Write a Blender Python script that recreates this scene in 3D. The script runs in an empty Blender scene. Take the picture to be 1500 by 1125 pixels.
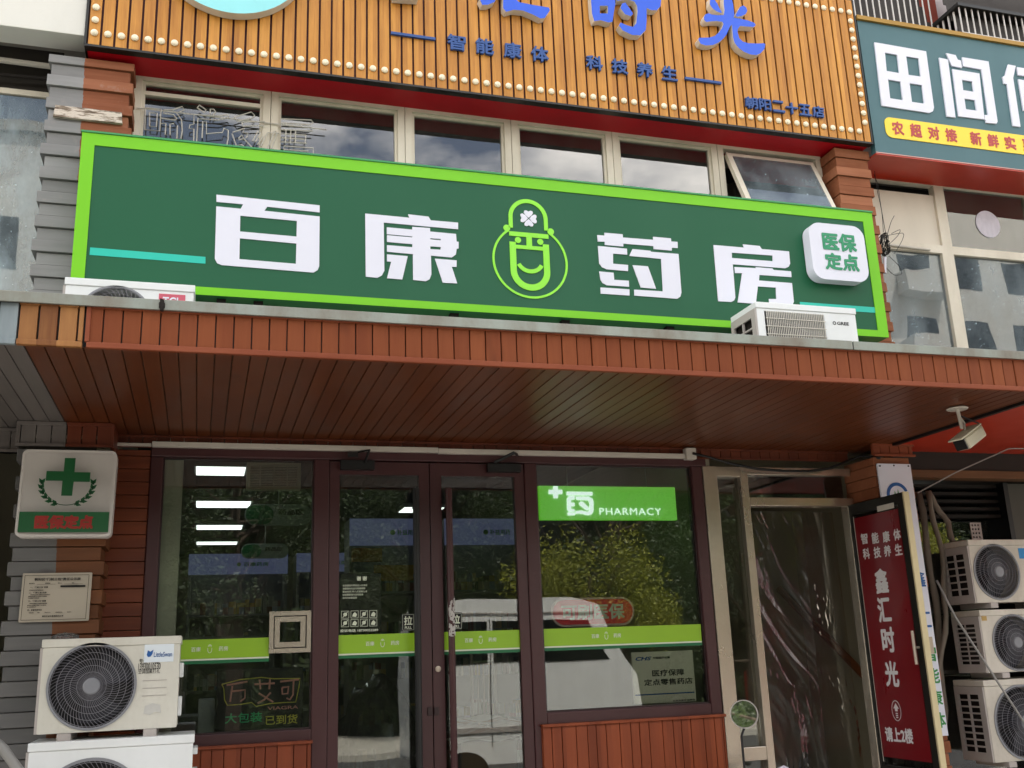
import bpy, bmesh, math, random
from math import sin, cos, pi, radians
from mathutils import Vector, Matrix
random.seed(7)
SC = bpy.context.scene
COL = SC.collection

# ------------------------------------------------------------------ camera
CAM = Vector((0, -6.0, 1.5)); FPX = 1486.84
_a, _b, _c = 0.300067, 0.261833, -0.038422
_f = Vector((sin(_a)*cos(_b), cos(_a)*cos(_b), sin(_b)))
_r = Vector((cos(_a), -sin(_a), 0)); _u = _r.cross(_f)
_r, _u = _r*cos(_c)+_u*sin(_c), -_r*sin(_c)+_u*cos(_c)
cd = bpy.data.cameras.new("camera"); cam = bpy.data.objects.new("camera", cd); COL.objects.link(cam)
cd.sensor_width = 36; cd.lens = 36*FPX/1500; cd.clip_end = 2000; cd.clip_start = 0.05
cam.matrix_world = Matrix(((_r.x, _u.x, -_f.x, CAM.x), (_r.y, _u.y, -_f.y, CAM.y), (_r.z, _u.z, -_f.z, CAM.z), (0, 0, 0, 1)))
SC.camera = cam

def ray(px, py): return _f + _r*((px-750)/FPX) - _u*((py-562.5)/FPX)
def at(px, py, Y):            # point of the facade plane y = Y measured on the photograph
    d = ray(px, py); return CAM + d*((Y-CAM.y)/d.y)

# ------------------------------------------------------------------ sky, sun, exposure
SUN_EL, SUN_AZ = 57, 30       # sun stands behind the building, to the right
W = bpy.data.worlds.new("World"); SC.world = W; W.use_nodes = True
nt = W.node_tree; bg = nt.nodes["Background"]
sky = nt.nodes.new("ShaderNodeTexSky"); sky.sky_type = 'NISHITA'; sky.sun_disc = False
sky.sun_elevation = radians(SUN_EL); sky.sun_rotation = radians(SUN_AZ); sky.air_density = 1.0; sky.dust_density = 1.6
tc = nt.nodes.new("ShaderNodeTexCoord"); mp = nt.nodes.new("ShaderNodeMapping"); mp.inputs['Scale'].default_value = (1, 1, 2.2)
nz = nt.nodes.new("ShaderNodeTexNoise"); nz.inputs['Scale'].default_value = 2.6; nz.inputs['Detail'].default_value = 7; nz.inputs['Roughness'].default_value = .55
cr = nt.nodes.new("ShaderNodeValToRGB"); cr.color_ramp.elements[0].position = .46; cr.color_ramp.elements[1].position = .60; cr.color_ramp.elements[0].color = (.06, .06, .06, 1)
mx = nt.nodes.new("ShaderNodeMix"); mx.data_type = 'RGBA'; mx.inputs['B'].default_value = (19, 18.2, 17.0, 1)
L = nt.links.new
L(tc.outputs['Generated'], mp.inputs['Vector']); L(mp.outputs[0], nz.inputs['Vector']); L(nz.outputs[0], cr.inputs[0])
L(cr.outputs[0], mx.inputs['Factor']); L(sky.outputs[0], mx.inputs['A']); L(mx.outputs['Result'], bg.inputs[0])
bg.inputs[1].default_value = 0.13
sd = bpy.data.lights.new("sun", 'SUN'); so = bpy.data.objects.new("sun", sd); COL.objects.link(so)
sd.energy = 4.8; sd.angle = radians(.55); sd.color = (1, .95, .87)
_sv = Vector((sin(radians(SUN_AZ))*cos(radians(SUN_EL)), cos(radians(SUN_AZ))*cos(radians(SUN_EL)), sin(radians(SUN_EL))))
so.rotation_euler = _sv.to_track_quat('Z', 'Y').to_euler(); so.location = _sv*30
SC.view_settings.view_transform = 'Standard'; SC.view_settings.look = 'None'
SC.view_settings.gamma = 1; SC.view_settings.exposure = 1.05; SC.view_settings.use_curve_mapping = False
SC.cycles.max_bounces = 10; SC.cycles.transparent_max_bounces = 16; SC.cycles.use_denoising = True
SC.cycles.sample_clamp_indirect = 6

# ------------------------------------------------------------------ materials
def lin(h):
    if isinstance(h, str):
        v = [int(h[i:i+2], 16)/255 for i in (0, 2, 4)]
        h = [x/12.92 if x <= .04045 else ((x+.055)/1.055)**2.4 for x in v]
    return (h[0], h[1], h[2], 1)
class NT:
    def __init__(s, name):
        s.m = bpy.data.materials.new(name); s.m.use_nodes = True; s.t = s.m.node_tree
        s.b = s.t.nodes['Principled BSDF']; s.out = s.t.nodes['Material Output']
        s.tc = s.t.nodes.new('ShaderNodeTexCoord')
    def n(s, typ, **kw):
        x = s.t.nodes.new('ShaderNode'+typ)
        for k, v in kw.items():
            if hasattr(x, k): setattr(x, k, v)
            else: x.inputs[k.replace('_', ' ')].default_value = v
        return x
    def l(s, a, b): s.t.links.new(a, b)
    def math(s, op, a, b=0):
        x = s.n('Math', operation=op)
        for i, v in enumerate((a, b)):
            if hasattr(v, 'links'): s.l(v, x.inputs[i])
            else: x.inputs[i].default_value = v
        return x.outputs[0]
    def noise(s, scale=(1, 1, 1), sc=5, detail=4, rough=.55, off=None):
        mp = s.n('Mapping'); mp.inputs['Scale'].default_value = scale
        s.l(s.tc.outputs['Object'], mp.inputs['Vector'])
        if off is not None: s.l(off, mp.inputs['Location'])
        z = s.n('TexNoise'); z.inputs['Scale'].default_value = sc; z.inputs['Detail'].default_value = detail; z.inputs['Roughness'].default_value = rough
        s.l(mp.outputs[0], z.inputs['Vector']); return z.outputs[0]
    def ramp(s, v, stops):
        r = s.n('ValToRGB'); e = r.color_ramp.elements
        while len(e) < len(stops): e.new(.5)
        for i, (p, c) in enumerate(stops): e[i].position = p; e[i].color = lin(c) if not isinstance(c, (int, float)) else (c, c, c, 1)
        s.l(v, r.inputs[0]); return r.outputs[0]
    def mix(s, f, a, b, mode='MIX'):
        x = s.n('Mix', data_type='RGBA', blend_type=mode)
        for k, v in (('Factor', f), ('A', a), ('B', b)):
            i = x.inputs[k] if k == 'Factor' else [q for q in x.inputs if q.name == k and q.type == 'RGBA'][0]
            if hasattr(v, 'links'): s.l(v, i)
            elif k == 'Factor': i.default_value = v
            else: i.default_value = lin(v)
        return [q for q in x.outputs if q.type == 'RGBA'][0]
    def col(s, c): s.l(c, s.b.inputs['Base Color']) if hasattr(c, 'links') else setattr(s.b.inputs['Base Color'], 'default_value', lin(c))
    def set(s, **kw):
        for k, v in kw.items():
            i = s.b.inputs[k.replace('_', ' ')]
            if hasattr(v, 'links'): s.l(v, i)
            else: i.default_value = v
    def bump(s, h, st=.2, d=.01):
        x = s.n('Bump'); x.inputs['Strength'].default_value = st; x.inputs['Distance'].default_value = d
        s.l(h, x.inputs['Height']); s.l(x.outputs[0], s.b.inputs['Normal'])
    def xyz(s):
        x = s.n('SeparateXYZ'); s.l(s.tc.outputs['Object'], x.inputs[0]); return x.outputs

def paint(name, c, rough=.45, spec=.5, dirt=.12, metallic=0, dirtcol=None, sc=3.0, streak=True, bump=0):
    m = NT(name)
    n1 = m.noise((1, 1, .35 if streak else 1), sc, 6, .6); n2 = m.noise((1, 1, 1), sc*14, 3)
    base = lin(c); dc = lin(dirtcol) if dirtcol else tuple(x*.45 for x in base[:3])+(1,)
    f = m.math('MULTIPLY', m.ramp(n1, [(.4, 0.0), (.75, 1.0)]), dirt*2.2)
    f = m.math('ADD', f, m.math('MULTIPLY', m.ramp(n2, [(.55, 0.0), (.8, 1.0)]), dirt*.5))
    m.col(m.mix(f, base[:3], dc[:3]))
    m.set(Roughness=m.math('ADD', m.math('MULTIPLY', n1, .18), rough-.09), Metallic=metallic, Specular_IOR_Level=spec)
    if bump: m.bump(n2, bump, .004)
    return m.m
def emis(name, c, s):
    m = NT(name); m.col((.8, .8, .8)); m.set(Emission_Color=lin(c), Emission_Strength=s); return m.m
def wood(name, dark, light, axis=0, pitch=.0742, off=0.0, grain=2, rough=.5, spec=.4, var=.5, knots=.5, split=None, bump=.25, wear=None, gs=1.0, grainamt=.55):
    """boards laid along `axis` at `pitch`, grain running along `grain`; split = (dark2, light2) painted on the far side of the colour boundary"""
    m = NT(name); x = m.xyz()
    idx = m.math('FLOOR', m.math('DIVIDE', m.math('SUBTRACT', x[axis], off), pitch))
    wn = m.n('TexWhiteNoise', noise_dimensions='1D'); m.l(idx, wn.inputs['W'])
    cmb = m.n('CombineXYZ')
    for i in range(3): m.l(m.math('MULTIPLY', wn.outputs[0], 17.3+9*i), cmb.inputs[i])
    s = [1, 1, 1]; s[grain] = .07
    g1 = m.noise(tuple(s), 38*gs, 5, .6, cmb.outputs[0])
    s[grain] = .3; g2 = m.noise(tuple(s), 7*gs, 4, .5, cmb.outputs[0]); g3 = m.noise((1, 1, 1), 1.6, 4)
    s[grain] = .45; kn = m.noise(tuple(s), 5.2*gs, 2, .4, cmb.outputs[0])
    v = m.math('ADD', m.math('MULTIPLY', g1, grainamt), m.math('MULTIPLY', g2, .55))
    v = m.math('ADD', m.math('SUBTRACT', v, .3), m.math('MULTIPLY', m.math('SUBTRACT', wn.outputs[0], .5), var))
    v = m.math('ADD', v, m.math('MULTIPLY', m.math('SUBTRACT', g3, .5), .5))
    c = m.ramp(v, [(.0, dark), (.75, light)])
    if split:
        c2 = m.ramp(v, [(.0, split[0]), (.75, split[1])])
        edge = m.math('ADD', m.math('MULTIPLY', m.math('SUBTRACT', x[2], 1.7), -.019), -.712)
        edge = m.math('ADD', edge, m.math('MULTIPLY', m.math('SUBTRACT', m.noise((1, 1, 1), 30, 2), .5), .018))
        c = m.mix(m.math('LESS_THAN', x[0], edge), c, c2)
    if knots:
        k = m.ramp(kn, [(.70, 0.0), (.78, 1.0)])
        c = m.mix(m.math('MULTIPLY', k, knots), c, tuple(q*.35 for q in lin(dark)[:3]))
    if wear: c = m.mix(m.math('MULTIPLY', m.ramp(m.noise((1, 1, 1), 9, 5, .7), [(.6, 0.0), (.75, 1.0)]), wear[0]), c, wear[1])
    m.col(c); m.set(Roughness=m.math('ADD', m.math('MULTIPLY', g2, .2), rough-.1), Specular_IOR_Level=spec)
    m.bump(g1, bump, .003)
    return m.m
def glass(name, tint=(1, 1, 1), ior=1.9, dirt=.03, rough=0.0, dirtcol='B9B8A8', wave=0.004):
    m = NT(name); t = m.t
    tr = m.n('BsdfTransparent'); tr.inputs[0].default_value = lin(tint)
    gl = m.n('BsdfGlossy'); gl.inputs['Roughness'].default_value = rough
    if wave:
        b = m.n('Bump'); b.inputs['Strength'].default_value = .5; b.inputs['Distance'].default_value = wave
        m.l(m.noise((1, 1, .6), 1.7, 1), b.inputs['Height']); m.l(b.outputs[0], gl.inputs['Normal'])
    fr = m.n('Fresnel'); fr.inputs[0].default_value = ior
    ms = m.n('MixShader'); m.l(fr.outputs[0], ms.inputs[0]); m.l(tr.outputs[0], ms.inputs[1]); m.l(gl.outputs[0], ms.inputs[2])
    df = m.n('BsdfDiffuse'); df.inputs[0].default_value = lin(dirtcol)
    m2 = m.n('MixShader'); n1 = m.noise((1, 1, .5), 4, 6, .65); n2 = m.noise((1, 1, 1), 55, 2)
    f = m.math('ADD', m.math('MULTIPLY', m.ramp(n1, [(.4, .2), (.8, 1.0)]), dirt), m.math('MULTIPLY', m.ramp(n2, [(.72, 0.0), (.78, 1.0)]), dirt*3))
    m.l(f, m2.inputs[0]); m.l(ms.outputs[0], m2.inputs[1]); m.l(df.outputs[0], m2.inputs[2])
    m.l(m2.outputs[0], m.out.inputs[0]); return m.m

M = {}
M['fascia'] = wood('fascia boards', '763A1E', '90502E', 0, .0742, -.28, 2, .6, .2, .2, .5, bump=.3, wear=(.3, '6A3218'))
M['fascia_worn'] = wood('worn fascia boards', '6E4020', 'B07C48', 0, .0742, -.747, 2, .6, .3, .6, .8, bump=.4)
M['fascia_gray'] = wood('grey fascia boards', '7C868A', 'A2ACAF', 0, .0742, -.747, 2, .6, .3, .3, .1)
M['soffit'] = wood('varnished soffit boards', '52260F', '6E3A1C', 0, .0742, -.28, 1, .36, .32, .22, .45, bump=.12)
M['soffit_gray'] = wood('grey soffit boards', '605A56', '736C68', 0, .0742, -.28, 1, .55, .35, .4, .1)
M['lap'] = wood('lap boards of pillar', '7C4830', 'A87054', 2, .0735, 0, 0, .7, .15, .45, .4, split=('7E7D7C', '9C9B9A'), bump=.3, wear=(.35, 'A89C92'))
M['lap_low'] = wood('lap boards of pillar with painted shade', '5A361E', '7C4C2C', 2, .0735, 0, 0, .6, .3, .4, .5, split=('5E5D5C', '747270'), bump=.3, wear=(.2, '6A6058'))  # darker copy of lap: canopy shade and less bleaching put into the colours
M['lapR'] = wood('red brown lap boards', '7E4A30', 'AC7254', 2, .0735, 0, 0, .7, .15, .5, .4, bump=.3, wear=(.25, '8E6A58'))
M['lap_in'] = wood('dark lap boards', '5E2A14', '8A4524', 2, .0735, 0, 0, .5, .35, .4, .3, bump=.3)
M['panel'] = wood('red brown panel boards', '74300F', '9A4A26', 0, .072, 1.943, 2, .5, .4, .5, .5, bump=.3)
M['bb'] = wood('header boards', '562410', '78381E', 0, .0742, -.348, 2, .5, .35, .35, .3)
M['trim'] = wood('wood trim', '7A3A22', '9C583C', 1, .5, 0, 0, .6, .25, .2, 0)
M['orange'] = wood('orange wood slats', 'A0641C', 'D0923E', 0, .0742, -.28, 2, .5, .4, .35, .0, bump=.25, gs=1.6, grainamt=.9)
M['maroon'] = paint('maroon painted metal', '3F1B1D', .4, .5, .10, dirtcol='5B3A3A')
M['maroon_d'] = paint('dark maroon metal', '2B1112', .42, .5, .08)
M['redsoffit'] = paint('deep red sheet', 'BC0A1C', .5, .3, .10)
M['redceil'] = paint('orange red ceiling sheet', 'B5321A', .35, .5, .10, dirtcol='7A2A1C')
M['dkpanel'] = paint('sign panel dark green', '1E5A3C', .4, .22, .07, dirtcol='1A4C34', sc=2.2)
M['lime'] = paint('lime green acrylic', '74C414', .4, .3, .08, dirtcol='77B51F')
M['casing_g'] = paint('green sheet metal', '2E8A4C', .4, .5, .08)
M['teal'] = paint('teal acrylic', '04B9A4', .4, .5, .03)
M['white'] = paint('white acrylic', 'DDDDE8', .4, .3, .03, dirtcol='C8C8D0')
M['emblem'] = paint('light green acrylic', '88E01E', .35, .5, .03)
M['badge_g'] = paint('badge green', '158A5C', .4, .5, .02)
M['blue'] = paint('blue acrylic', '2358D6', .35, .5, .05)
M['navy'] = paint('dark blue metal letters', '1F4A8C', .45, .5, .10)
M['letter_side'] = paint('cream letter side', 'D8CFC0', .5, .4, .15)
M['bulb'] = paint('cream bulb', 'F3E6C8', .3, .5, .06)
M['tq'] = paint('turquoise acrylic', '8FDCE0', .35, .5, .05)
M['slate'] = paint('slate green sheet', '44686E', .45, .4, .06, streak=False)
M['yellow'] = paint('yellow acrylic', 'F5D233', .4, .5, .03)
M['red_txt'] = paint('red lettering', 'B33A3A', .45, .5, .05)
M['cream'] = paint('cream window frame', 'DDD4C2', .5, .4, .18, dirtcol='8A7A60')
M['whitewall'] = paint('white wall', 'DAD8D0', .8, .2, .10)
M['wall'] = paint('grey render', 'A9A49B', .85, .2, .25, bump=.3)
M['wall_d'] = paint('dark wall', '35312C', .8, .2, .2)
M['pinkwall'] = paint('pinkish render', 'B9AEAC', .85, .2, .15, bump=.3)
M['redbrickwall'] = paint('brick red render', '9C4B3C', .85, .2, .2, bump=.3)
M['flash'] = paint('grey green flashing', '8F958C', .4, .5, .35, .25, dirtcol='6A5240', sc=5)
M['deck'] = paint('roof felt', '4A4A48', .9, .2, .3)
M['black'] = paint('black plastic', '0C0C0D', .45, .5, .1)
M['blackmetal'] = paint('black metal', '15130F', .45, .5, .1)
M['acw'] = paint('ivory sheet metal', 'D6D3C8', .42, .5, .17, dirtcol='8C8470')
M['acw2'] = paint('white sheet metal', 'E4E6E6', .4, .5, .07, dirtcol='9A9688')
M['acb'] = paint('beige sheet metal', 'CFC8BC', .45, .5, .24, dirtcol='7E7058')
M['acside'] = paint('greyish plastic', 'B3ABA6', .5, .4, .15, dirtcol='776C64')
M['grille'] = paint('grey grille wire', '7C7A80', .45, .5, .1)
M['hub'] = paint('grey plastic', '84858A', .5, .4, .08)
M['fan'] = paint('dark blue plastic fan', '1B1B26', .4, .5, .05)
M['coil'] = paint('dark coil', '201A16', .7, .3, .2)
M['steel'] = paint('brushed steel', 'D6CABA', .27, .5, .2, .85, dirtcol='94836C', sc=1.4)
M['alu'] = paint('aluminium', 'B8A99A', .35, .5, .08, .6)
M['plastic_w'] = paint('off white plastic', 'C9C2B6', .45, .5, .12)
M['green_sign'] = paint('green vinyl', '075628', .45, .5, .03)
M['sign_w'] = paint('white sign face', 'CEC8C2', .4, .5, .10)
M['sign_red'] = paint('faded red vinyl', 'A02A22', .5, .4, .2)
M['plaque'] = paint('beige plaque', 'B2A898', .4, .5, .06, .3)
M['ink'] = paint('black ink', '151515', .6, .3, 0)
M['ink_b'] = paint('blue ink', '2B5C9C', .5, .3, 0)
M['ink_g'] = paint('green ink', '3C8A4A', .5, .3, 0)
M['vinyl'] = paint('lime vinyl strip', '8DB81F', .4, .5, .03, streak=False)
M['vinyl_d'] = paint('dark green vinyl strip', '0B6238', .4, .5, .03)
M['vinyl_w'] = paint('pale vinyl', 'D6DCC8', .4, .5, .02)
M['poster'] = paint('dark red poster', '700814', .3, .5, .05)
M['poster_w'] = paint('poster white ink', 'D6D3D3', .4, .5, .03)
M['chalkb'] = paint('black board', '1C1B19', .5, .4, .1)
M['pink'] = paint('pink chalk', 'FFB4AA', .6, .3, .1)
M['chalky'] = paint('yellow chalk', 'FFF66A', .6, .3, .05)
M['chalkg'] = paint('green chalk', '4CE6A0', .6, .3, .05)
M['plaque2'] = paint('brushed pale plaque', 'F2EAD4', .4, .5, .04, .0)
M['hose'] = paint('insulated hose wrap', '7E7468', .7, .3, .25)
M['rope'] = paint('pale rod', '908C88', .5, .4, .1)
M['glass'] = glass('shop window glass', (.86, .89, .86), 1.9, .016)
M['glass_door'] = glass('door glass', (.86, .89, .85), 1.9, .016)
M['glass_up'] = glass('upper window glass', (.72, .75, .75), 2.5, .05)
M['glass_dirty'] = glass('dusty glass', (.6, .65, .65), 2.2, .42, dirtcol='B8C6CC')
M['film'] = glass('glass with pale film', (.55, .6, .6), 2.2, .62, dirtcol='CBDDE4', wave=.008)
M['plastic'] = glass('clear plastic sheet', (.78, .76, .70), 1.5, .09, .16, dirtcol='8A8682', wave=0)
M['hand'] = glass('plastic bag', (.7, .7, .7), 1.5, .25, .15, dirtcol='A8A8A8', wave=0)
M['lamp'] = emis('lamp panel', (.90, .98, .96), 1.3)
M['lightbox'] = emis('lit green light box', (.10, .50, .008), .42)
M['lightbox_w'] = emis('lit white letters', (.8, .95, .9), .62)
m = NT('mirror'); m.col((.9, .9, .9)); m.set(Metallic=1, Roughness=.02); M['mirror'] = m.m
m = NT('lavender header panel with faint emission'); m.col((.20, .23, .45)); m.set(Emission_Color=(.28, .32, .62, 1), Emission_Strength=.07); M['banner'] = m.m  # header boards get a faint glow of their own colour
M['floor_in'] = paint('floor tiles', '8A8A84', .3, .5, .1)
M['wall_in'] = paint('interior wall', 'A8A28C', .7, .3, .1)
M['ceil_in'] = paint('interior ceiling', '55544E', .8, .2, .1)
M['shelf'] = paint('grey shelf metal', '8C8C86', .5, .4, .1)
def boxes_mat():
    m = NT('medicine boxes'); x = m.xyz(); c = m.n('CombineXYZ')
    for i, (p, q) in enumerate(((.055, 0), (.5, 0), (.11, 0))): m.l(m.math('FLOOR', m.math('DIVIDE', x[i], p)), c.inputs[i])
    w = m.n('TexWhiteNoise', noise_dimensions='3D'); m.l(c.outputs[0], w.inputs[0])
    m.col(m.ramp(w.outputs[0], [(0, '8C8C80'), (.25, 'B8B4A4'), (.4, '7E3A2C'), (.55, '4E6B52'), (.7, 'C0A24A'), (.85, 'A8B0B4'), (1, '5C6C88')])); return m.m
M['boxes'] = boxes_mat()

# ------------------------------------------------------------------ mesh helpers
class MB:
    def __init__(s): s.v = []; s.f = []; s.mi = []; s.mat = []
    def _m(s, mat):
        if mat is None: return 0
        if mat not in s.mat: s.mat.append(mat)
        return s.mat.index(mat)
    def add(s, vs, fs, mat=None):
        o = len(s.v); i = s._m(mat); s.v += [tuple(p) for p in vs]
        for f in fs: s.f.append([o+k for k in f]); s.mi.append(i)
        return s
    def box(s, x0, x1, y0, y1, z0, z1, mat=None, R=None):
        vs = [Vector((x, y, z)) for z in (z0, z1) for y in (y0, y1) for x in (x0, x1)]
        if R: vs = [R @ p for p in vs]
        return s.add(vs, [(0, 2, 3, 1), (4, 5, 7, 6), (0, 1, 5, 4), (2, 6, 7, 3), (1, 3, 7, 5), (0, 4, 6, 2)], mat)
    def tube(s, path, r, n=8, mat=None, closed=False):
        P = [Vector(p) for p in path]; rs = r if isinstance(r, (list, tuple)) else [r]*len(P)
        vs = []; N = len(P); prev = None
        for i, p in enumerate(P):
            t = (P[(i+1) % N]-P[i-1]) if closed else (P[min(i+1, N-1)]-P[max(i-1, 0)])
            t.normalize()
            if prev is None:
                a = Vector((0, 0, 1)) if abs(t.z) < .9 else Vector((1, 0, 0)); u = t.cross(a).normalized()
            else: u = (prev-t*prev.dot(t)).normalized()
            prev = u; w = t.cross(u)
            vs += [p+(u*cos(2*pi*k/n)+w*sin(2*pi*k/n))*rs[i] for k in range(n)]
        fs = []
        for i in range(N if closed else N-1):
            a, b = i*n, ((i+1) % N)*n
            fs += [(a+k, a+(k+1) % n, b+(k+1) % n, b+k) for k in range(n)]
        if not closed: fs += [tuple(range(n))[::-1], tuple(range((N-1)*n, N*n))]
        return s.add(vs, fs, mat)
    def lathe(s, c, prof, axis='z', n=24, mat=None):
        c = Vector(c); vs = []
        for r, h in prof:
            for k in range(n):
                a = 2*pi*k/n; p = (r*cos(a), r*sin(a), h)
                if axis == 'y': p = (r*cos(a), -h, r*sin(a))
                if axis == 'x': p = (h, r*cos(a), r*sin(a))
                vs.append(c+Vector(p))
        fs = [(i*n+k, i*n+(k+1) % n, (i+1)*n+(k+1) % n, (i+1)*n+k) for i in range(len(prof)-1) for k in range(n)]
        fs += [tuple(range(n))[::-1], tuple(range((len(prof)-1)*n, len(prof)*n))]
        return s.add(vs, fs, mat)
    def data(s, me, fn=None, mat=None, side=None):      # take in another mesh
        vs = [fn(v.co) if fn else v.co for v in me.vertices]; o = len(s.v); s.v += [tuple(p) for p in vs]
        i = s._m(mat); j = s._m(side) if side else i
        for p in me.polygons:
            s.f.append([o+k for k in p.vertices]); s.mi.append(i if abs(p.normal.z) > .5 else j)
        return s
    def build(s, name, mat=None, parent=None, bevel=0, smooth=False, kind=None):
        me = bpy.data.meshes.new(name); me.from_pydata(s.v, [], s.f)
        for q in (s.mat if s.mat else [mat]): me.materials.append(M[q] if isinstance(q, str) else q)
        if s.mat: me.polygons.foreach_set('material_index', s.mi)
        bm = bmesh.new(); bm.from_mesh(me); bmesh.ops.recalc_face_normals(bm, faces=bm.faces); bm.to_mesh(me); bm.free()
        if smooth: me.polygons.foreach_set('use_smooth', [True]*len(me.polygons))
        o = bpy.data.objects.new(name, me); COL.objects.link(o)
        if bevel:
            b = o.modifiers.new('bevel', 'BEVEL'); b.width = bevel; b.segments = 2; b.limit_method = 'ANGLE'
        if parent is not None:
            o.parent = parent; w = Vector()
            q = parent
            while q: w += q.location; q = q.parent
            o.location = -w
        if kind: o['kind'] = kind
        return o
def thing(name, label, cat, loc=(0, 0, 0), group=None):
    o = bpy.data.objects.new(name, None); COL.objects.link(o); o.location = loc; o.empty_display_size = .1
    return tag(o, label, cat, group)
def tag(o, label, cat=None, group=None):
    o['label'] = label
    if cat: o['category'] = cat
    if group: o['group'] = group
    return o
def structure(o): o['kind'] = 'structure'; return o
def dup(o, label=None, loc=None, parent=None):
    c = o.copy(); COL.objects.link(c)
    if parent is not None: c.parent = parent
    if label: c['label'] = label
    if loc is not None: c.location = loc
    for ch in o.children: dup(ch, parent=c)
    return c

FR = dict(o=Vector(), u=Vector((1, 0, 0)), v=Vector((0, 0, 1)), n=Vector((0, -1, 0)))
def frame(o=(0, 0, 0), u=(1, 0, 0), v=(0, 0, 1), n=(0, -1, 0)): return dict(o=Vector(o), u=Vector(u), v=Vector(v), n=Vector(n))
def shape(mb, loops, y0, y1, mat=None, side=None, fr=None):
    """flat outlines (with holes) of the vertical plane, given thickness from depth y1 (back) to y0 (front)"""
    c = bpy.data.curves.new('outline', 'CURVE'); c.dimensions = '2D'; c.fill_mode = 'BOTH'
    for lp in loops:
        sp = c.splines.new('POLY'); sp.points.add(len(lp)-1); sp.use_cyclic_u = True
        for p, q in zip(sp.points, lp): p.co = (q[0], q[1], 0, 1)
    c.extrude = max(abs(y1-y0)/2, 1e-5); o = bpy.data.objects.new('outline', c); me = bpy.data.meshes.new_from_object(o)
    mid = (y0+y1)/2
    if fr: fn = lambda p: fr['o']+fr['u']*p.x+fr['v']*p.y+fr['n']*(p.z-mid)
    else: fn = lambda p: Vector((p.x, mid-p.z, p.y))
    mb.data(me, fn, mat, side); bpy.data.meshes.remove(me); bpy.data.objects.remove(o); bpy.data.curves.remove(c)
    return mb
def pxloops(loops, o, s, Y):   # crop coordinates of a lettering shape to metres on the plane y = Y
    return [[(lambda q: (q.x, q.z))(at(o[0]+x/s, o[1]+y/s, Y)) for x, y in lp] for lp in loops]
def text(mb, body, x0, x1, z0, z1, y, depth=.002, bold=0.0, mat=None, side=None, fr=None, fit='both', mirror=False, spacing=1.0, lines=1.0, align='LEFT', shear=0):
    c = bpy.data.curves.new('txt', 'FONT'); c.body = body; c.offset = min(bold, 0); c.space_character = spacing; c.space_line = lines; c.align_x = align; c.shear = shear
    c.resolution_u = 3
    o = bpy.data.objects.new('txt', c); me = bpy.data.meshes.new_from_object(o)
    bpy.data.objects.remove(o); bpy.data.curves.remove(c)
    xs = [v.co.x for v in me.vertices]; ys = [v.co.y for v in me.vertices]
    if not xs: return mb
    a, b, e, f = min(xs), max(xs), min(ys), max(ys)
    sx = (x1-x0)/(b-a); sz = (z1-z0)/(f-e)
    if fit == 'h': sx = sz; x0 = (x0+x1)/2-(b-a)*sx/2
    if fit == 'w': sz = sx; zc = (z0+z1)/2; z0 = zc-(f-e)*sz/2
    bm = bmesh.new(); bm.from_mesh(me)
    if depth > .0005:
        g = bmesh.ops.extrude_face_region(bm, geom=bm.faces[:])
        for v in [q for q in g['geom'] if isinstance(q, bmesh.types.BMVert)]: v.co.z += 1
    bm.normal_update()
    if bold > 0:                                            # heavier strokes: the same glyphs again, shifted by the stroke growth
        src = bm.copy(); tmp = bpy.data.meshes.new('t'); src.to_mesh(tmp); src.free()
        for i, (ox, oy) in enumerate(((1, .35), (-1, -.3), (.3, -1), (-.35, 1), (.75, .8), (-.8, -.75))):
            n0 = len(bm.verts); bm.from_mesh(tmp); bm.verts.ensure_lookup_table()
            for v in bm.verts[n0:]: v.co.x += ox*bold*1.15; v.co.y += oy*bold*1.15; v.co.z += (i+1)*.00012/max(depth, .0002)
        bpy.data.meshes.remove(tmp)
    bm.to_mesh(me); bm.free()
    if mirror:
        for v in me.vertices: v.co.x = a+b-v.co.x
    X = lambda p: x0+(p.x-a)*sx
    Z = lambda p: z0+(p.y-e)*sz
    if fr: fn = lambda p: fr['o']+fr['u']*X(p)+fr['v']*Z(p)+fr['n']*(p.z*depth-y)
    else: fn = lambda p: Vector((X(p), y-p.z*depth, Z(p)))
    mb.data(me, fn, mat, side); bpy.data.meshes.remove(me); return mb
def chars(parent, s, spots, w, h, y, depth, bold, mat, name='character', fr=None):
    for ch, (x, z) in zip(s, spots): text(MB(), ch, x-w, x+w, z-h, z+h, y, depth, bold, fr=fr).build(name, mat, parent)
def rrect(x0, x1, z0, z1, r, n=5):
    out = []
    for cx, cz, a0 in ((x1-r, z1-r, 0), (x0+r, z1-r, 90), (x0+r, z0+r, 180), (x1-r, z0+r, 270)):
        out += [(cx+r*cos(radians(a0+90*k/n)), cz+r*sin(radians(a0+90*k/n))) for k in range(n+1)]
    return out
def circ(cx, cz, r, n=32, a0=0): return [(cx+r*cos(2*pi*k/n+a0), cz+r*sin(2*pi*k/n+a0)) for k in range(n)]
def rect(x0, x1, z0, z1): return [(x0, z0), (x1, z0), (x1, z1), (x0, z1)]
def arcband(cx, cz, rx, rz, w, a0, a1, n=40):
    o = [(cx+(rx)*cos(radians(a0+(a1-a0)*k/n)), cz+(rz)*sin(radians(a0+(a1-a0)*k/n))) for k in range(n+1)]
    i = [(cx+(rx-w)*cos(radians(a0+(a1-a0)*k/n)), cz+(rz-w)*sin(radians(a0+(a1-a0)*k/n))) for k in range(n+1)]
    return o+i[::-1]
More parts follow.
